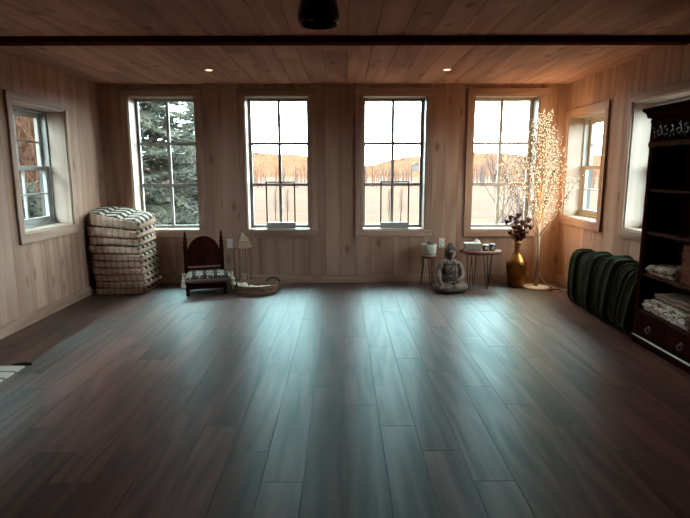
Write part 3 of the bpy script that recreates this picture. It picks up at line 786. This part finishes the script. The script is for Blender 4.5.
mb.tube([(.03, -.118, .13), (.0, -.128, .138)], [.008, .006], 6)
mb.ell((0, -.059, .428), (.011, .015, .017), 10, 8); mb.tube([(0, -.057, .452), (0, -.067, .432)], [.006, .009], 8)       # nose
for s in (-1, 1):
    mb.ell((s*.025, -.051, .446), (.017, .010, .007), 10, 6)                    # lids
    mb.tube([(s*.009, -.058, .456), (s*.025, -.055, .462), (s*.043, -.045, .456)], .004, 6)   # brows
    mb.ell((s*.066, .008, .420), (.010, .018, .042), 10, 10)                    # long ears
mb.tube([(-.018, -.053, .405), (-.006, -.058, .407), (.006, -.058, .407), (.018, -.053, .405)], .0048, 6)
mb.ell((0, -.050, .398), (.011, .006, .004), 8, 6)
mb.tube([(.10, .0, .35), (.04, -.055, .30), (-.04, -.062, .22), (-.10, -.035, .15)], [.010, .011, .011, .010], 8)          # robe edge
mb.tube([(.12, -.03, .30), (.07, -.064, .22), (.02, -.072, .16)], [.006, .007, .006], 8)
tmp = mb.build('statue_tmp', M['stone'])
rm = tmp.modifiers.new('remesh', 'REMESH'); rm.mode = 'VOXEL'; rm.voxel_size = .0045; rm.use_smooth_shade = True
sm = tmp.modifiers.new('smooth', 'SMOOTH'); sm.factor = .5; sm.iterations = 3
dg = bpy.context.evaluated_depsgraph_get(); ev = tmp.evaluated_get(dg)
body = bpy.data.meshes.new_from_object(ev); body.name = 'body'; bpy.data.objects.remove(tmp)
if not body.materials: body.materials.append(M['stone'])
body.polygons.foreach_set('use_smooth', [True]*len(body.polygons))
link('body', body, M['stone'], sta)
hair = MB()
for k in range(150):
    zf = 1-2*(k+.5)/210
    if zf < -.35: break
    a = k*2.39996; rr_ = math.sqrt(1-zf*zf); p = Vector((.066*rr_*math.cos(a), .006+.064*rr_*math.sin(a), .440+.072*zf))
    if p.y < -.020 and p.z < .476: continue
    hair.ell(p, .0082, 7, 5)
for k in range(26):
    zf = 1-1.2*(k+.5)/26; a = k*2.39996; rr_ = math.sqrt(max(0, 1-zf*zf)); hair.ell((.031*rr_*math.cos(a), .012+.033*rr_*math.sin(a), .510+.031*zf), .0075, 7, 5)
hair.build('hair_curls', M['stonehair'], sta, True)
bvh = BVHTree.FromPolygons([v.co.copy() for v in body.vertices], [tuple(p.vertices) for p in body.polygons])
keys = [(-.040, .352), (-.070, .315), (-.078, .270), (-.066, .225), (-.040, .190), (-.005, .165), (.018, .140), (.025, .105), (.012, .07), (-.02, .045), (-.07, .035), (-.12, .045), (-.145, .08)]
keys2 = [(.040, .352), (.056, .310), (.058, .260), (.052, .215), (.040, .175), (.026, .142)]
M['bead'] = plain('wooden_bead', (.06, .020, .013), .4, 0, .4, 60, .3)
bn = thing('bead_necklace', 'long brown bead necklace draped over the seated statue', 'necklace', (sx0, sy0, 0), R(6)); bn.scale = (.90, 1.0, 1.05)
for ks in (keys, keys2):
    pts = []; nk = MB()
    for (a, b) in zip(ks, ks[1:]):
        n_ = max(1, round(math.dist(a, b)/.0125))
        pts += [(a[0]+(b[0]-a[0])*i/n_, a[1]+(b[1]-a[1])*i/n_) for i in range(n_)]
    for x, z in pts:
        hit = bvh.ray_cast(Vector((x, -.5, z)), Vector((0, 1, 0)))
        y = hit[0].y-.006 if hit[0] else -.10
        nk.ell((x, y, z), .0078, 8, 6)
    tag(nk.build('bead_strand', M['bead'], bn, True), kind='stuff')

# ------------------------------------------------------------------ live edge side table and what stands on it
tb = thing('side_table', 'live edge wooden side table on black hairpin legs', 'table', (1.645, 6.22, 0))
pts = []; rg = random.Random(9)
for k in range(40):
    a = 2*PI*k/40; q = 1+.05*math.sin(3*a+1)+.035*math.sin(7*a); e = .75
    cxx = math.copysign(abs(math.cos(a))**e, math.cos(a)); syy = math.copysign(abs(math.sin(a))**e, math.sin(a))
    pts.append((.245*q*cxx, .155*q*syy))
mb = MB()
lay = [(.94, .417), (1.0, .428), (.99, .445), (.955, .455)]
for sc_, z in lay: mb.v += [(x*sc_, y*sc_, z) for x, y in pts]
n_ = len(pts)
mb.f = [(l*n_+i, l*n_+(i+1) % n_, (l+1)*n_+(i+1) % n_, (l+1)*n_+i) for l in range(3) for i in range(n_)] + [tuple(range(n_-1, -1, -1)), tuple(3*n_+i for i in range(n_))]
mb.build('live_edge_top', M['walnutX'], tb)
for (x, y, fx, fy, sp_) in ((-.06, .09, -.045, .12, (.03, .01)), (.055, -.09, .055, -.115, (.045, .0)), (.13, .07, .13, .10, (.03, -.01)), (-.15, -.07, -.16, -.10, (.03, 0))):
    hairpin('hairpin_leg', tb, x, y, .42, fx, fy, sp_, .005)
M['tissuebox'] = plain('printed_grey_box', (.30, .255, .22), .7, 0, .3, 70, .5)
tz = .455
bxx = thing('tissue_box', 'grey tissue box with a white tissue on the side table', 'tissue box', (1.545, 6.235, tz), R(-7))
MB().box(-.095, .095, -.055, .055, 0, .085).build('carton', M['tissuebox'], bxx, bevel=.003)
MB().box(-.098, .098, -.058, .058, .078, .088).build('carton_lid', M['linen'], bxx, bevel=.002)
mb = MB(); rg = random.Random(2); ring = []
for l, (q, z) in enumerate(((.034, .088), (.030, .100), (.020, .115), (.006, .133))):
    for k in range(14):
        a = 2*PI*k/14; rr_ = q*(1+.35*math.sin(3*a+l)*(.6 if l else .2)); mb.v.append((.045+rr_*1.2*math.cos(a), rr_*.5*math.sin(a), z+.006*math.sin(2*a+l)*(l > 0)))
mb.f = [(l*14+i, l*14+(i+1) % 14, (l+1)*14+(i+1) % 14, (l+1)*14+i) for l in range(3) for i in range(14)]+[tuple(42+i for i in range(14))]
mb.build('tissue', M['white'], bxx, True)
M['lidwood'] = M['walnutX']
def tin(label, x, y, rad, h, mat, capm, grp):
    r = thing('candle_tin', label, 'candle', (x, y, tz), 0, grp)
    MB().lathe([(.0, 0), (rad*.96, 0), (rad, .004), (rad, h-.014), (.0, h-.014)], 22, cap=False).build('jar', mat, r, True)
    MB().lathe([(.0, h-.014), (rad*1.04, h-.014), (rad*1.04, h-.002), (rad, h), (.0, h)], 22, cap=False).build('lid', capm, r, True)
    MB().box(-rad*.45, rad*.45, -rad*1.02, -rad*.85, h*.2, h*.62).build('paper_label', M['linen'], r)
M['darkjar'] = plain('dark_jar', (.06, .025, .02), .2, 0, .6)
tin('dark lidded jar right beside the tissue box', 1.690, 6.195, .036, .072, M['darkjar'], M['linen'], 'jars on the side table')
tin('dark lidded jar nearest the right end of the side table', 1.772, 6.20, .036, .076, M['darkjar'], M['black'], 'jars on the side table')

# ------------------------------------------------------------------ vase with dried flowers
t = NT('bronze_gold'); v = t.coords(False); n1 = t.noise(v, 9, 5, .6)
c = t.ramp(n1, [(.3, (.19, .08, .022)), (.7, (.46, .23, .075))]); t.bsdf(c, t.math('ADD', .22, t.math('MULTIPLY', n1, .2)), 1.0, .5); M['gold'] = t.m
vx, vy = 2.095, 6.275
va = tag(MB().lathe([(.0, 0), (.082, 0), (.09, .006), (.094, .03), (.112, .16), (.124, .25), (.126, .275), (.120, .30), (.098, .335), (.066, .375), (.044, .41), (.035, .45), (.034, .49), (.040, .525), (.047, .54), (.043, .543), (.030, .50), (.030, .44), (.05, .38), (.10, .29), (.09, .06), (.0, .03)], 40, (0, 0, 0), cap=False).build('floor_vase', M['gold'], None, True, loc=(vx, vy, 0)), 'tall bronze gold floor vase below the rightmost back window', 'vase')
M['dried'] = plain('dried_flower', (.05, .018, .015), .9, 0, .0, 50, .4)
M['driedleaf'] = plain('dried_leaf', (.06, .026, .018), .9, 0, .0, 50, .4)
rg = random.Random(17)
spots = [(a_, b_, c_-.03, d_) for a_, b_, c_, d_ in [(-.135, .02, .80, 1), (-.06, -.03, .74, 0), (.0, .02, .88, 1), (.03, -.04, .80, 1), (-.03, .05, .84, 0), (.09, .03, .75, 1), (.135, -.02, .74, 1), (-.09, .05, .67, 0), (.06, -.05, .68, 0), (-.02, -.05, .66, 0), (.01, .0, .73, 1), (-.115, -.04, .86, 1), (.10, -.05, .83, 1), (-.05, -.06, .80, 1), (.05, .04, .70, 1)]]
for k, (dx, dy, hz_, big) in enumerate(spots):
    r = thing('dried_flower', {0: 'leftmost dark dried flower of the bunch in the gold vase', 2: 'tallest dark dried flower of the bunch in the gold vase', 6: 'rightmost dark dried flower of the bunch in the gold vase'}.get(k, 'dark dried flower amid the bunch in the gold vase'), 'flower', (vx, vy, 0), 0, 'dried flowers in the gold vase')
    pts = [(dx*.05, dy*.05, .35), (dx*.14, dy*.14, .52), (dx*.55, dy*.55, .52+(hz_-.52)*.5), (dx, dy, hz_)]
    MB().tube(pts, [.003, .0028, .0025, .002], 5).build('stem', M['dried'], r)
    fl = MB(); q = .034 if big else .024
    for j in range(9):
        a = j*2.4; tl = .25+.11*j; d = Vector((math.sin(tl)*math.cos(a), math.sin(tl)*math.sin(a), math.cos(tl)))
        e = Vector((dx, dy, hz_)); s_ = d.orthogonal().normalized(); fl.add([e, e+d*q*.7+s_*q*.55, e+d*q*1.6, e+d*q*.7-s_*q*.55], [(0, 1, 2, 3)])
    fl.ell((dx, dy, hz_), q*.6, 8, 6); fl.build('bloom', M['dried'], r)
    for j in range(11):
        f = .25+.065*j; p = Vector(pts[1]).lerp(Vector(pts[3]), f); a = rg.uniform(0, 6.28); d = Vector((math.cos(a), math.sin(a), .6)).normalized(); s_ = d.cross(Vector((0, 0, 1))).normalized(); L = rg.uniform(.05, .09)
        MB().add([p, p+d*L*.5+s_*.014, p+d*L, p+d*L*.5-s_*.014], [(0, 1, 2, 3)]).build('leaf', M['driedleaf'], r)

# ------------------------------------------------------------------ lit birch tree
M['birch'] = plain('white_birch_wrap', (.20, .145, .10), .7, 0, .1, 40, .3)
M['led'] = emit('warm_led', (1, .82, .54), 3.2)
tx, ty = 2.315, 6.20
tr = thing('lit_birch_tree', 'white artificial birch tree covered in warm lights in the corner', 'decorative tree', (tx, ty, 0))
MB().lathe([(.0, 0), (.148, 0), (.150, .004), (.150, .014), (.142, .021), (.03, .026), (.0, .026)], 36, cap=False).build('base_plate', M['white'], tr, True)
trunk = MB().tube([(0, 0, .02), (.003, 0, .35), (-.004, .004, .7), (.006, 0, 1.1), (0, -.004, 1.5), (.004, 0, 2.0)], [.026, .023, .019, .014, .009, .004], 10).build('trunk', plain('pale_trunk_wrap', (.42, .34, .26), .7, 0, .1, 30, .2), tr, True)
for k in range(14):
    z = .12+k*.11; MB().tube([(-.02+.004*(k % 3), -.018, z), (.006, -.024, z+.002)], .0022, 4).build('bark_mark', M['slot'], trunk)
leds = MB(); rg = random.Random(5)
def led(p): 
    s = rg.uniform(.0042, .0064)
    leds.add([p+Vector((s, 0, 0)), p+Vector((0, s, 0)), p+Vector((-s, 0, 0)), p+Vector((0, -s, 0)), p+Vector((0, 0, s)), p+Vector((0, 0, -s))],
             [(0, 1, 4), (1, 2, 4), (2, 3, 4), (3, 0, 4), (1, 0, 5), (2, 1, 5), (3, 2, 5), (0, 3, 5)])
def inside(p):
    p = p.copy(); p.x = min(p.x, XR-tx-.02); p.y = min(p.y, YB-ty-.02); return p
NB = 46
for i in range(NB):
    f = i/(NB-1); z0 = .56+1.28*f; az = i*2.39996+.4
    L = (.78-.58*f)*rg.uniform(.85, 1.1)*(1.16 if math.cos(az) < -.3 else 1); tilt = R(37-17*f+rg.uniform(-6, 6))
    if math.sin(az) > .3 or math.cos(az) > .5: tilt *= .72
    d = Vector((math.sin(tilt)*math.cos(az), math.sin(tilt)*math.sin(az), math.cos(tilt)))
    p0 = Vector((0, 0, z0)); br = MB(); P_ = [inside(p0+d*L*u+Vector((0, 0, .05*L*u*u))) for u in (0, .33, .66, 1)]
    br.tube(P_, [.007, .0055, .004, .002], 5, False)
    for s in range(7):
        u = .18+.80*s/6; a = p0+d*L*u; wv = Vector((rg.uniform(-1, 1), rg.uniform(-1, 1), rg.uniform(.2, 1.0))).normalized()
        d2 = (d*.75+wv*.62).normalized(); l2 = L*(.40*(1-u)+.16)*rg.uniform(.8, 1.2)
        a, e = inside(a), inside(a+d2*l2); br.tube([a, a.lerp(e, .5), e], [.003, .0022, .0012], 3, False)
        m_ = max(2, int(l2/.060))
        for q in range(m_): led(a.lerp(e, (q+1)/m_)+Vector((rg.uniform(-.005, .005), rg.uniform(-.005, .005), 0)))
    for q in range(5): led(p0.lerp(P_[3], .3+.7*q/4)+Vector((0, -.006, 0)))
    br.build('branch', M['birch'], tr)
tag(leds.build('led_lights', M['led'], tr), kind='stuff')
for (lx, ly, lz) in ((.0, -.12, .85), (-.12, -.08, 1.15), (.14, .02, 1.15), (.0, .12, 1.35), (.02, -.10, 1.6), (.0, .0, 1.9)):
    li = bpy.data.lights.new('led_glow', 'POINT'); li.energy = TREE_POWER; li.color = (1, .60, .23); li.shadow_soft_size = .14
    lo = bpy.data.objects.new('led_glow', li); COL.objects.link(lo); lo.parent = tr; lo.location = (lx, ly, lz)
cord = [(tx+.03, ty+.05, .20), (tx+.09, ty+.08, .10), (tx+.17, ty+.06, .012), (tx+.23, ty+.0, .006), (tx+.20, ty-.09, .006), (tx+.12, ty-.17, .006), (tx+.17, ty-.21, .006), (tx+.26, ty-.13, .006), (tx+.33, ty-.10, .006), (tx+.30, ty-.2, .006), (tx+.22, ty-.24, .006)]
cc = []
for a, b in zip(cord, cord[1:]): cc += [Vector(a).lerp(Vector(b), k/4) for k in range(4)]
for _ in range(3): cc = [cc[0]]+[(cc[i-1]+cc[i]*2+cc[i+1])/4 for i in range(1, len(cc)-1)]+[cc[-1]]
tag(MB().tube(cc, .0042, 6).build('cable', M['white'], None, True), 'pale power cable coiled on the floor by the lit birch tree', 'cord')
ad = thing('power_adapter', 'small dark power adapter on the floor by the birch tree base', 'adapter', (tx+.16, ty-.155, 0), R(8))
MB().box(-.07, .07, -.02, .02, .0, .026).build('adapter_body', M['rusticX'], ad, bevel=.004)
MB().box(-.085, -.07, -.008, .008, .006, .018).build('plug_end', M['white'], ad)

# ------------------------------------------------------------------ green bolsters along the right wall
t = NT('green_velvet'); v = t.coords(); n1 = t.noise(v, 7, 4, .6); n2 = t.noise(v, 220, 2, .6)
c = t.mix(n1, (.012, .013, .0080), (.032, .036, .023)); t.bsdf(c, .95, 0, .0, n2, .15, .002, Sheen_Weight=.12, Sheen_Roughness=.35, Sheen_Tint=(.25, .55, .45)); M['velvet'] = t.m
M['piping'] = plain('green_piping', (.105, .125, .088), .8, 0, .0, 30, .2)
def bolster_meshes():
    W, T, Hh = .275, .142, .61; nu = 56
    def outline(q):
        o = []
        for i in range(nu):
            a = 2*PI*i/nu; c_, s_ = math.cos(a), math.sin(a); e = 2/3.6
            o.append((math.copysign(abs(c_)**e, c_)*W/2*q, math.copysign(abs(s_)**e, s_)*Hh/2*q + Hh/2))
        return o
    mb = MB(); prof = [(.0, -1.12), (.45, -1.10), (.78, -1.03), (.92, -.93), (.985, -.78), (1.0, -.4), (1.0, .4), (.985, .78), (.92, .93), (.78, 1.03), (.45, 1.10), (.0, 1.12)]
    for q, tt in prof: mb.v += [(x, tt*T/2*.89, z) for x, z in outline(q)]
    mb.f = [(l*nu+i, l*nu+(i+1) % nu, (l+1)*nu+(i+1) % nu, (l+1)*nu+i) for l in range(len(prof)-1) for i in range(nu)]
    b = mb.mesh('bolster_cover', True); b.materials.append(M['velvet'])
    pm = []
    for s in (-1, 1):
        m2 = MB().loop([(x, s*T/2*.72, z) for x, z in outline(1.006)], .0085, 6).mesh('piping', True); m2.materials.append(M['piping']); pm.append(m2)
    return b, pm
bmh, pmh = bolster_meshes()
ORDB = ['farthest green bolster, nearest the lit birch tree', 'second green bolster from the lit birch tree', 'third green bolster from the lit birch tree', 'middle green bolster of the row along the right wall', 'third green bolster from the dark bookcase', 'second green bolster from the dark bookcase', 'nearest green bolster, leaning beside the dark bookcase']
yy = 5.44
for k in range(7):
    r = thing('bolster', ORDB[k] + ', standing upright', 'bolster', (2.53+(-.004, .012, -.012, .008, -.020, .006, -.010)[k], yy, .002+.04*math.sin(R(2+2.4*k))), R(random.Random(k+9).uniform(-3, 3)), 'green bolsters along the right wall')
    r.rotation_euler.x = R((2, 3.5, 7, 9.5, 12.5, 14.5, 16.5)[k]); r.scale = (1, 1, (.93, .90, .97, .93, 1.02, .95, .92)[k]); yy -= (.158, .172, .160, .172, .165, .163, 0)[k]
    link('cover', bmh, None, r)
    for m_ in pmh: link('piping', m_, None, r)

# ------------------------------------------------------------------ dark bookcase on the right
BX0, BX1, BY0, BY1 = 2.392, 2.672, 2.95, 4.200
bc = thing('bookcase', 'tall dark stained bookcase with carved frieze and drawers', 'bookcase', (BX0, (BY0+BY1)/2, 0))
def bcp(nm, mat, x0, x1, y0, y1, z0, z1, bevel=.003, par=None):
    o = MB().box(x0-BX0, x1-BX0, y0-(BY0+BY1)/2, y1-(BY0+BY1)/2, z0, z1).build(nm, mat, par or bc, bevel=bevel); return o
for (a, b) in ((BY0, BY0+.028), (BY1-.028, BY1)):
    bcp('side_panel', M['darkZ'], BX0+.004, BX1, a, b, .06, 1.79)
    bcp('face_stile', M['darkZ'], BX0-.004, BX0+.016, a-.002 if a == BY0 else a-.022, b+.022 if a == BY0 else b+.002, .075, 1.79)
nbk = 8; yb0, yb1 = BY0+.028, BY1-.028
M['redback'] = wood('red_brown_back', (.030, .007, .005), (.065, .018, .012), 'Z', 22, .5, .3)
for k in range(nbk):
    a = yb0+(yb1-yb0)*k/nbk; b = yb0+(yb1-yb0)*(k+1)/nbk; bcp('back_plank', M['redback'], BX1-.012, BX1-.002, a+.0015, b-.0015, .09, 1.77, 0)
M['shelfedge'] = wood('shelf_wood', (.034, .016, .012), (.075, .038, .029), 'Y', 22, .9, .0)
for z in (.285, .585, .915, 1.245): bcp('shelf', M['shelfedge'], BX0+.006, BX1-.012, BY0+.028, BY1-.028, z-.022, z)
bcp('top_panel', M['darkY'], BX0, BX1, BY0, BY1, 1.77, 1.795)
fz = bcp('frieze', M['darkY'], BX0-.002, BX0+.018, BY0, BY1, 1.60, 1.79)
bcp('frieze_molding', M['shelfedge'], BX0-.012, BX0+.006, BY0-.004, BY1+.004, 1.565, 1.602)
bcp('frieze_molding', M['darkY'], BX0-.010, BX0+.006, BY0-.004, BY1+.004, 1.748, 1.768)
cm = MB(); prof = [(0, 1.785), (-.012, 1.79), (-.018, 1.81), (-.036, 1.828), (-.052, 1.834), (-.056, 1.856), (.27, 1.856), (.27, 1.785)]
cm.prism([(x, z) for x, z in prof], -(BY1-BY0)/2-.05, (BY1-BY0)/2+.05, 'Y'); cm.build('cornice', M['darkY'], bc, bevel=.002)
M['carve'] = plain('worn_carving', (.022, .010, .008), .45, .0, .2, 40, .3)
yc = (BY0+BY1)/2
def spiral(y, z, r0, turns, a0, sgn): return [(-.006-.003*k/24, y+sgn*r0*(1-.8*k/24)*math.cos(a0+turns*2*PI*k/24), z+r0*(1-.8*k/24)*math.sin(a0+turns*2*PI*k/24)) for k in range(25)]
for m_ in range(5):
    y = BY1-.17-.235*m_-yc
    for sg in (1, -1):
        MB().tube(spiral(y+sg*.045, 1.675, .040, 1.15, R(90), sg), [.0075-.004*k/24 for k in range(25)], 7).build('carved_scroll', M['carve'], fz, True)
    MB().tube([(-.008, y-.035, 1.628), (-.012, y-.008, 1.66), (-.012, y+.008, 1.70), (-.008, y+.035, 1.735)], [.004, .008, .008, .003], 7).build('carved_stem', M['carve'], fz, True)
    for sg in (1, -1):
        for j in range(3):
            MB().ell((-.006, y+sg*(.095+.012*j), 1.64+.032*j), (.007, .016, .009), 8, 6, Matrix.Rotation(R(35*sg), 3, 'X')).build('carved_leaf', M['carve'], fz, True)
bcp('plinth', M['darkY'], BX0-.004, BX1, BY0-.002, BY1+.002, .0, .058)
M['pewter'] = plain('dark_pewter', (.10, .08, .07), .5, .3, .2, 20, .1)
M['edge_glint'] = plain('painted_edge_glint', (.62, .60, .57), .35, .0, .5, 20, .05)  # the strip's bright reflection is put into a flat pale colour
bcp('metal_edge', M['edge_glint'], BX0-.010, BX0+.008, BY0-.002, BY1+.006, .061, .067, .001)
dw = (BY1-BY0-.056)/3
for k in range(3):
    a = BY1-.028-dw*(k+1); d_ = bcp('drawer', M['darkY'], BX0-.003, BX0+.018, a+.006, a+dw-.006, .080, .255, .004)
    cy_ = a+dw/2-yc
    MB().lathe([(.014, 0), (.016, .004), (.006, .010), (.009, .018), (.0, .022)], 12).xf(Matrix.Translation((-.004, cy_, .175)) @ Matrix.Rotation(R(-90), 4, 'Y')).build('knob', M['pewter'], d_, True)
    MB().tube([(-.014, cy_-.030, .165), (-.022, cy_-.022, .145), (-.024, cy_, .137), (-.022, cy_+.022, .145), (-.014, cy_+.030, .165)], .0035, 6).build('pull_ring', M['pewter'], d_, True)

def folded(name, label, cat, loc, rz, W, D, hgt, layers, mat, seed, group=None, droop=0):
    """cloth folded back and forth: one continuous ribbon, W along local y, D along local x"""
    rg = random.Random(seed); th = hgt/layers; path = []
    for l in range(layers):
        xs = [-.5+k/10 for k in range(11)]; xs = xs if l % 2 == 0 else xs[::-1]
        for x in xs: path.append((x*D*(1-.04*rg.random()), th*(l+.5)+.1*th*math.sin(x*7+l)))
        if l < layers-1: path.append((xs[-1]*D*1.07, th*(l+1)))
    ny = 22; mb = MB(); k_ = len(path)
    for j in range(ny+1):
        f = j/ny-.5
        for sgn in (1, -1):
            for i, (x, z) in enumerate(path):
                a = path[max(i-1, 0)]; b = path[min(i+1, k_-1)]; tx_, tz_ = b[0]-a[0], b[1]-a[1]; L_ = math.hypot(tx_, tz_) or 1
                px, pz = x-tz_/L_*th*.40*sgn, z+tx_/L_*th*.40*sgn
                ns = noise.noise((x*14+seed, f*W*16, z*20)); ed = 1+.03*noise.noise((i*.4, seed, 0))
                up = (1-abs(2*f)**6*.25)
                mb.v.append((px+.010*noise.noise((f*W*15, z*30, seed)), f*W*ed, max(.001, pz*up+.010*ns*(z/hgt+.1))-droop*max(0, -x/D-.42)*4*(.5+noise.noise((f*9, seed, 1)))))
    st_ = 2*k_
    for j in range(ny):
        for sg in (0, 1):
            for i in range(k_-1): mb.f.append((j*st_+sg*k_+i, j*st_+sg*k_+i+1, (j+1)*st_+sg*k_+i+1, (j+1)*st_+sg*k_+i))
        for i in (0, k_-1): mb.f.append((j*st_+i, (j+1)*st_+i, (j+1)*st_+k_+i, j*st_+k_+i))
    for j in (0, ny):
        for i in range(k_-1): mb.f.append((j*st_+i, j*st_+i+1, j*st_+k_+i+1, j*st_+k_+i))
    o = mb.build(name, mat, None, True, loc=loc); o.rotation_euler = (0, 0, rz); return tag(o, label, cat, group)
t = NT('patterned_throw'); v = t.coords(); n1 = t.noise(v, 34, 3, .6, 1.0); c = t.ramp(n1, [(.42, (.16, .085, .06)), (.5, (.50, .41, .33)), (.62, (.62, .55, .47))]); t.bsdf(c, .9, 0, .1, t.noise(v, 120, 2), .2); M['throw'] = t.m
M['taupe'] = plain('taupe_wool', (.21, .135, .105), .95, 0, .1, 50, .3)
folded('folded_throw', 'cream scarf bunched on the middle shelf of the bookcase', 'blanket', (2.535, 3.955, .586), R(4), .30, .25, .082, 3, M['throw'], 3)
folded('folded_throw', 'cream and brown patterned throw folded on the bottom shelf of the bookcase', 'blanket', (2.53, 3.83, .286), R(-3), .60, .25, .105, 4, M['throw'], 5)
folded('folded_throw', 'plain taupe throw folded on top of the patterned throw', 'blanket', (2.54, 3.78, .396), R(3), .46, .21, .065, 2, M['taupe'], 8)
folded('folded_throw', 'white towel folded at the near end of the bottom shelf', 'blanket', (2.53, 3.32, .286), R(2), .30, .24, .07, 3, M['linen'], 12)
t = NT('red_weave'); v = t.coords(False); n1 = t.noise(v, 45, 2, .5)
br = t.n('TexBrick'); br.inputs['Scale'].default_value = 40; t.l(v, br.inputs['Vector'])
c = t.mix(n1, (.095, .034, .022), (.18, .068, .043)); t.bsdf(c, .9, 0, .0, n1, .4, .006); M['redweave'] = t.m
rb = thing('woven_box', 'reddish brown woven box on the middle shelf of the bookcase', 'box', (2.525, 3.54, .586))
MB().box(-.115, .115, -.155, .155, 0, .275).build('box_body', M['redweave'], rb, bevel=.008)
for k in range(9): MB().loop([(x*.117, y*.157, .02+k*.029) for x, y in ((-1, -1), (1, -1), (1, 1), (-1, 1))], .005, 5).build('weave_band', M['redweave'], rb)
MB().box(-.118, .118, -.158, .158, .262, .285).build('box_rim', M['redweave'], rb, bevel=.006)

# ------------------------------------------------------------------ rug at the left wall
t = NT('cream_rug'); v = t.coords(False); sp = t.n('SeparateXYZ'); t.l(v, sp.inputs[0])
n1 = t.noise(t.mapping(v, (20, 90, 1)), 1.0, 4, .6)
st = t.math('LESS_THAN', t.math('FRACT', t.math('ADD', t.math('MULTIPLY', sp.outputs[1], 8.2), t.math('MULTIPLY', n1, .10))), .20)
c = t.mix(n1, (.40, .34, .27), (.62, .56, .48)); c = t.mix(t.math('MULTIPLY', st, .8), c, (.10, .085, .075)); t.bsdf(c, .95, 0, .05, n1, .5, .006); M['rug'] = t.m
ru = thing('rug', 'cream striped rug with dark corner tassels by the left wall', 'rug', (-2.575, 3.05, 0))
mb = MB(); nx, ny = 30, 60
for sgn in (1, 0):
    for i in range(nx+1):
        for j in range(ny+1):
            x = -.29+.58*i/nx; y = -.62+1.24*j/ny; e = .004*noise.noise((y*22, i > nx/2, 3)) if i in (0, nx) else 0
            mb.v.append((x+e, y, sgn*(.010+.002*math.sin(y*160))*(1 if 0 < i < nx and 0 < j < ny else .4)+.001))
n_ = (nx+1)*(ny+1)
for o_ in (0, n_): mb.f += [(o_+i*(ny+1)+j, o_+(i+1)*(ny+1)+j, o_+(i+1)*(ny+1)+j+1, o_+i*(ny+1)+j+1) for i in range(nx) for j in range(ny)]
mb.build('woven_mat', M['rug'], ru, True)
M['darkyarn'] = plain('dark_yarn', (.012, .008, .008), .95)
for sx in (-1, 1):
    for sy in (-1, 1):
        x, y = sx*.285, sy*.615
        MB().tube([(x-sx*.10, y+sy*.015, .010), (x-.0, y+sy*.022, .014), (x+sx*.035, y+sy*.020, .012)], [.006, .015, .009], 8).build('corner_tassel', M['darkyarn'], ru, True)
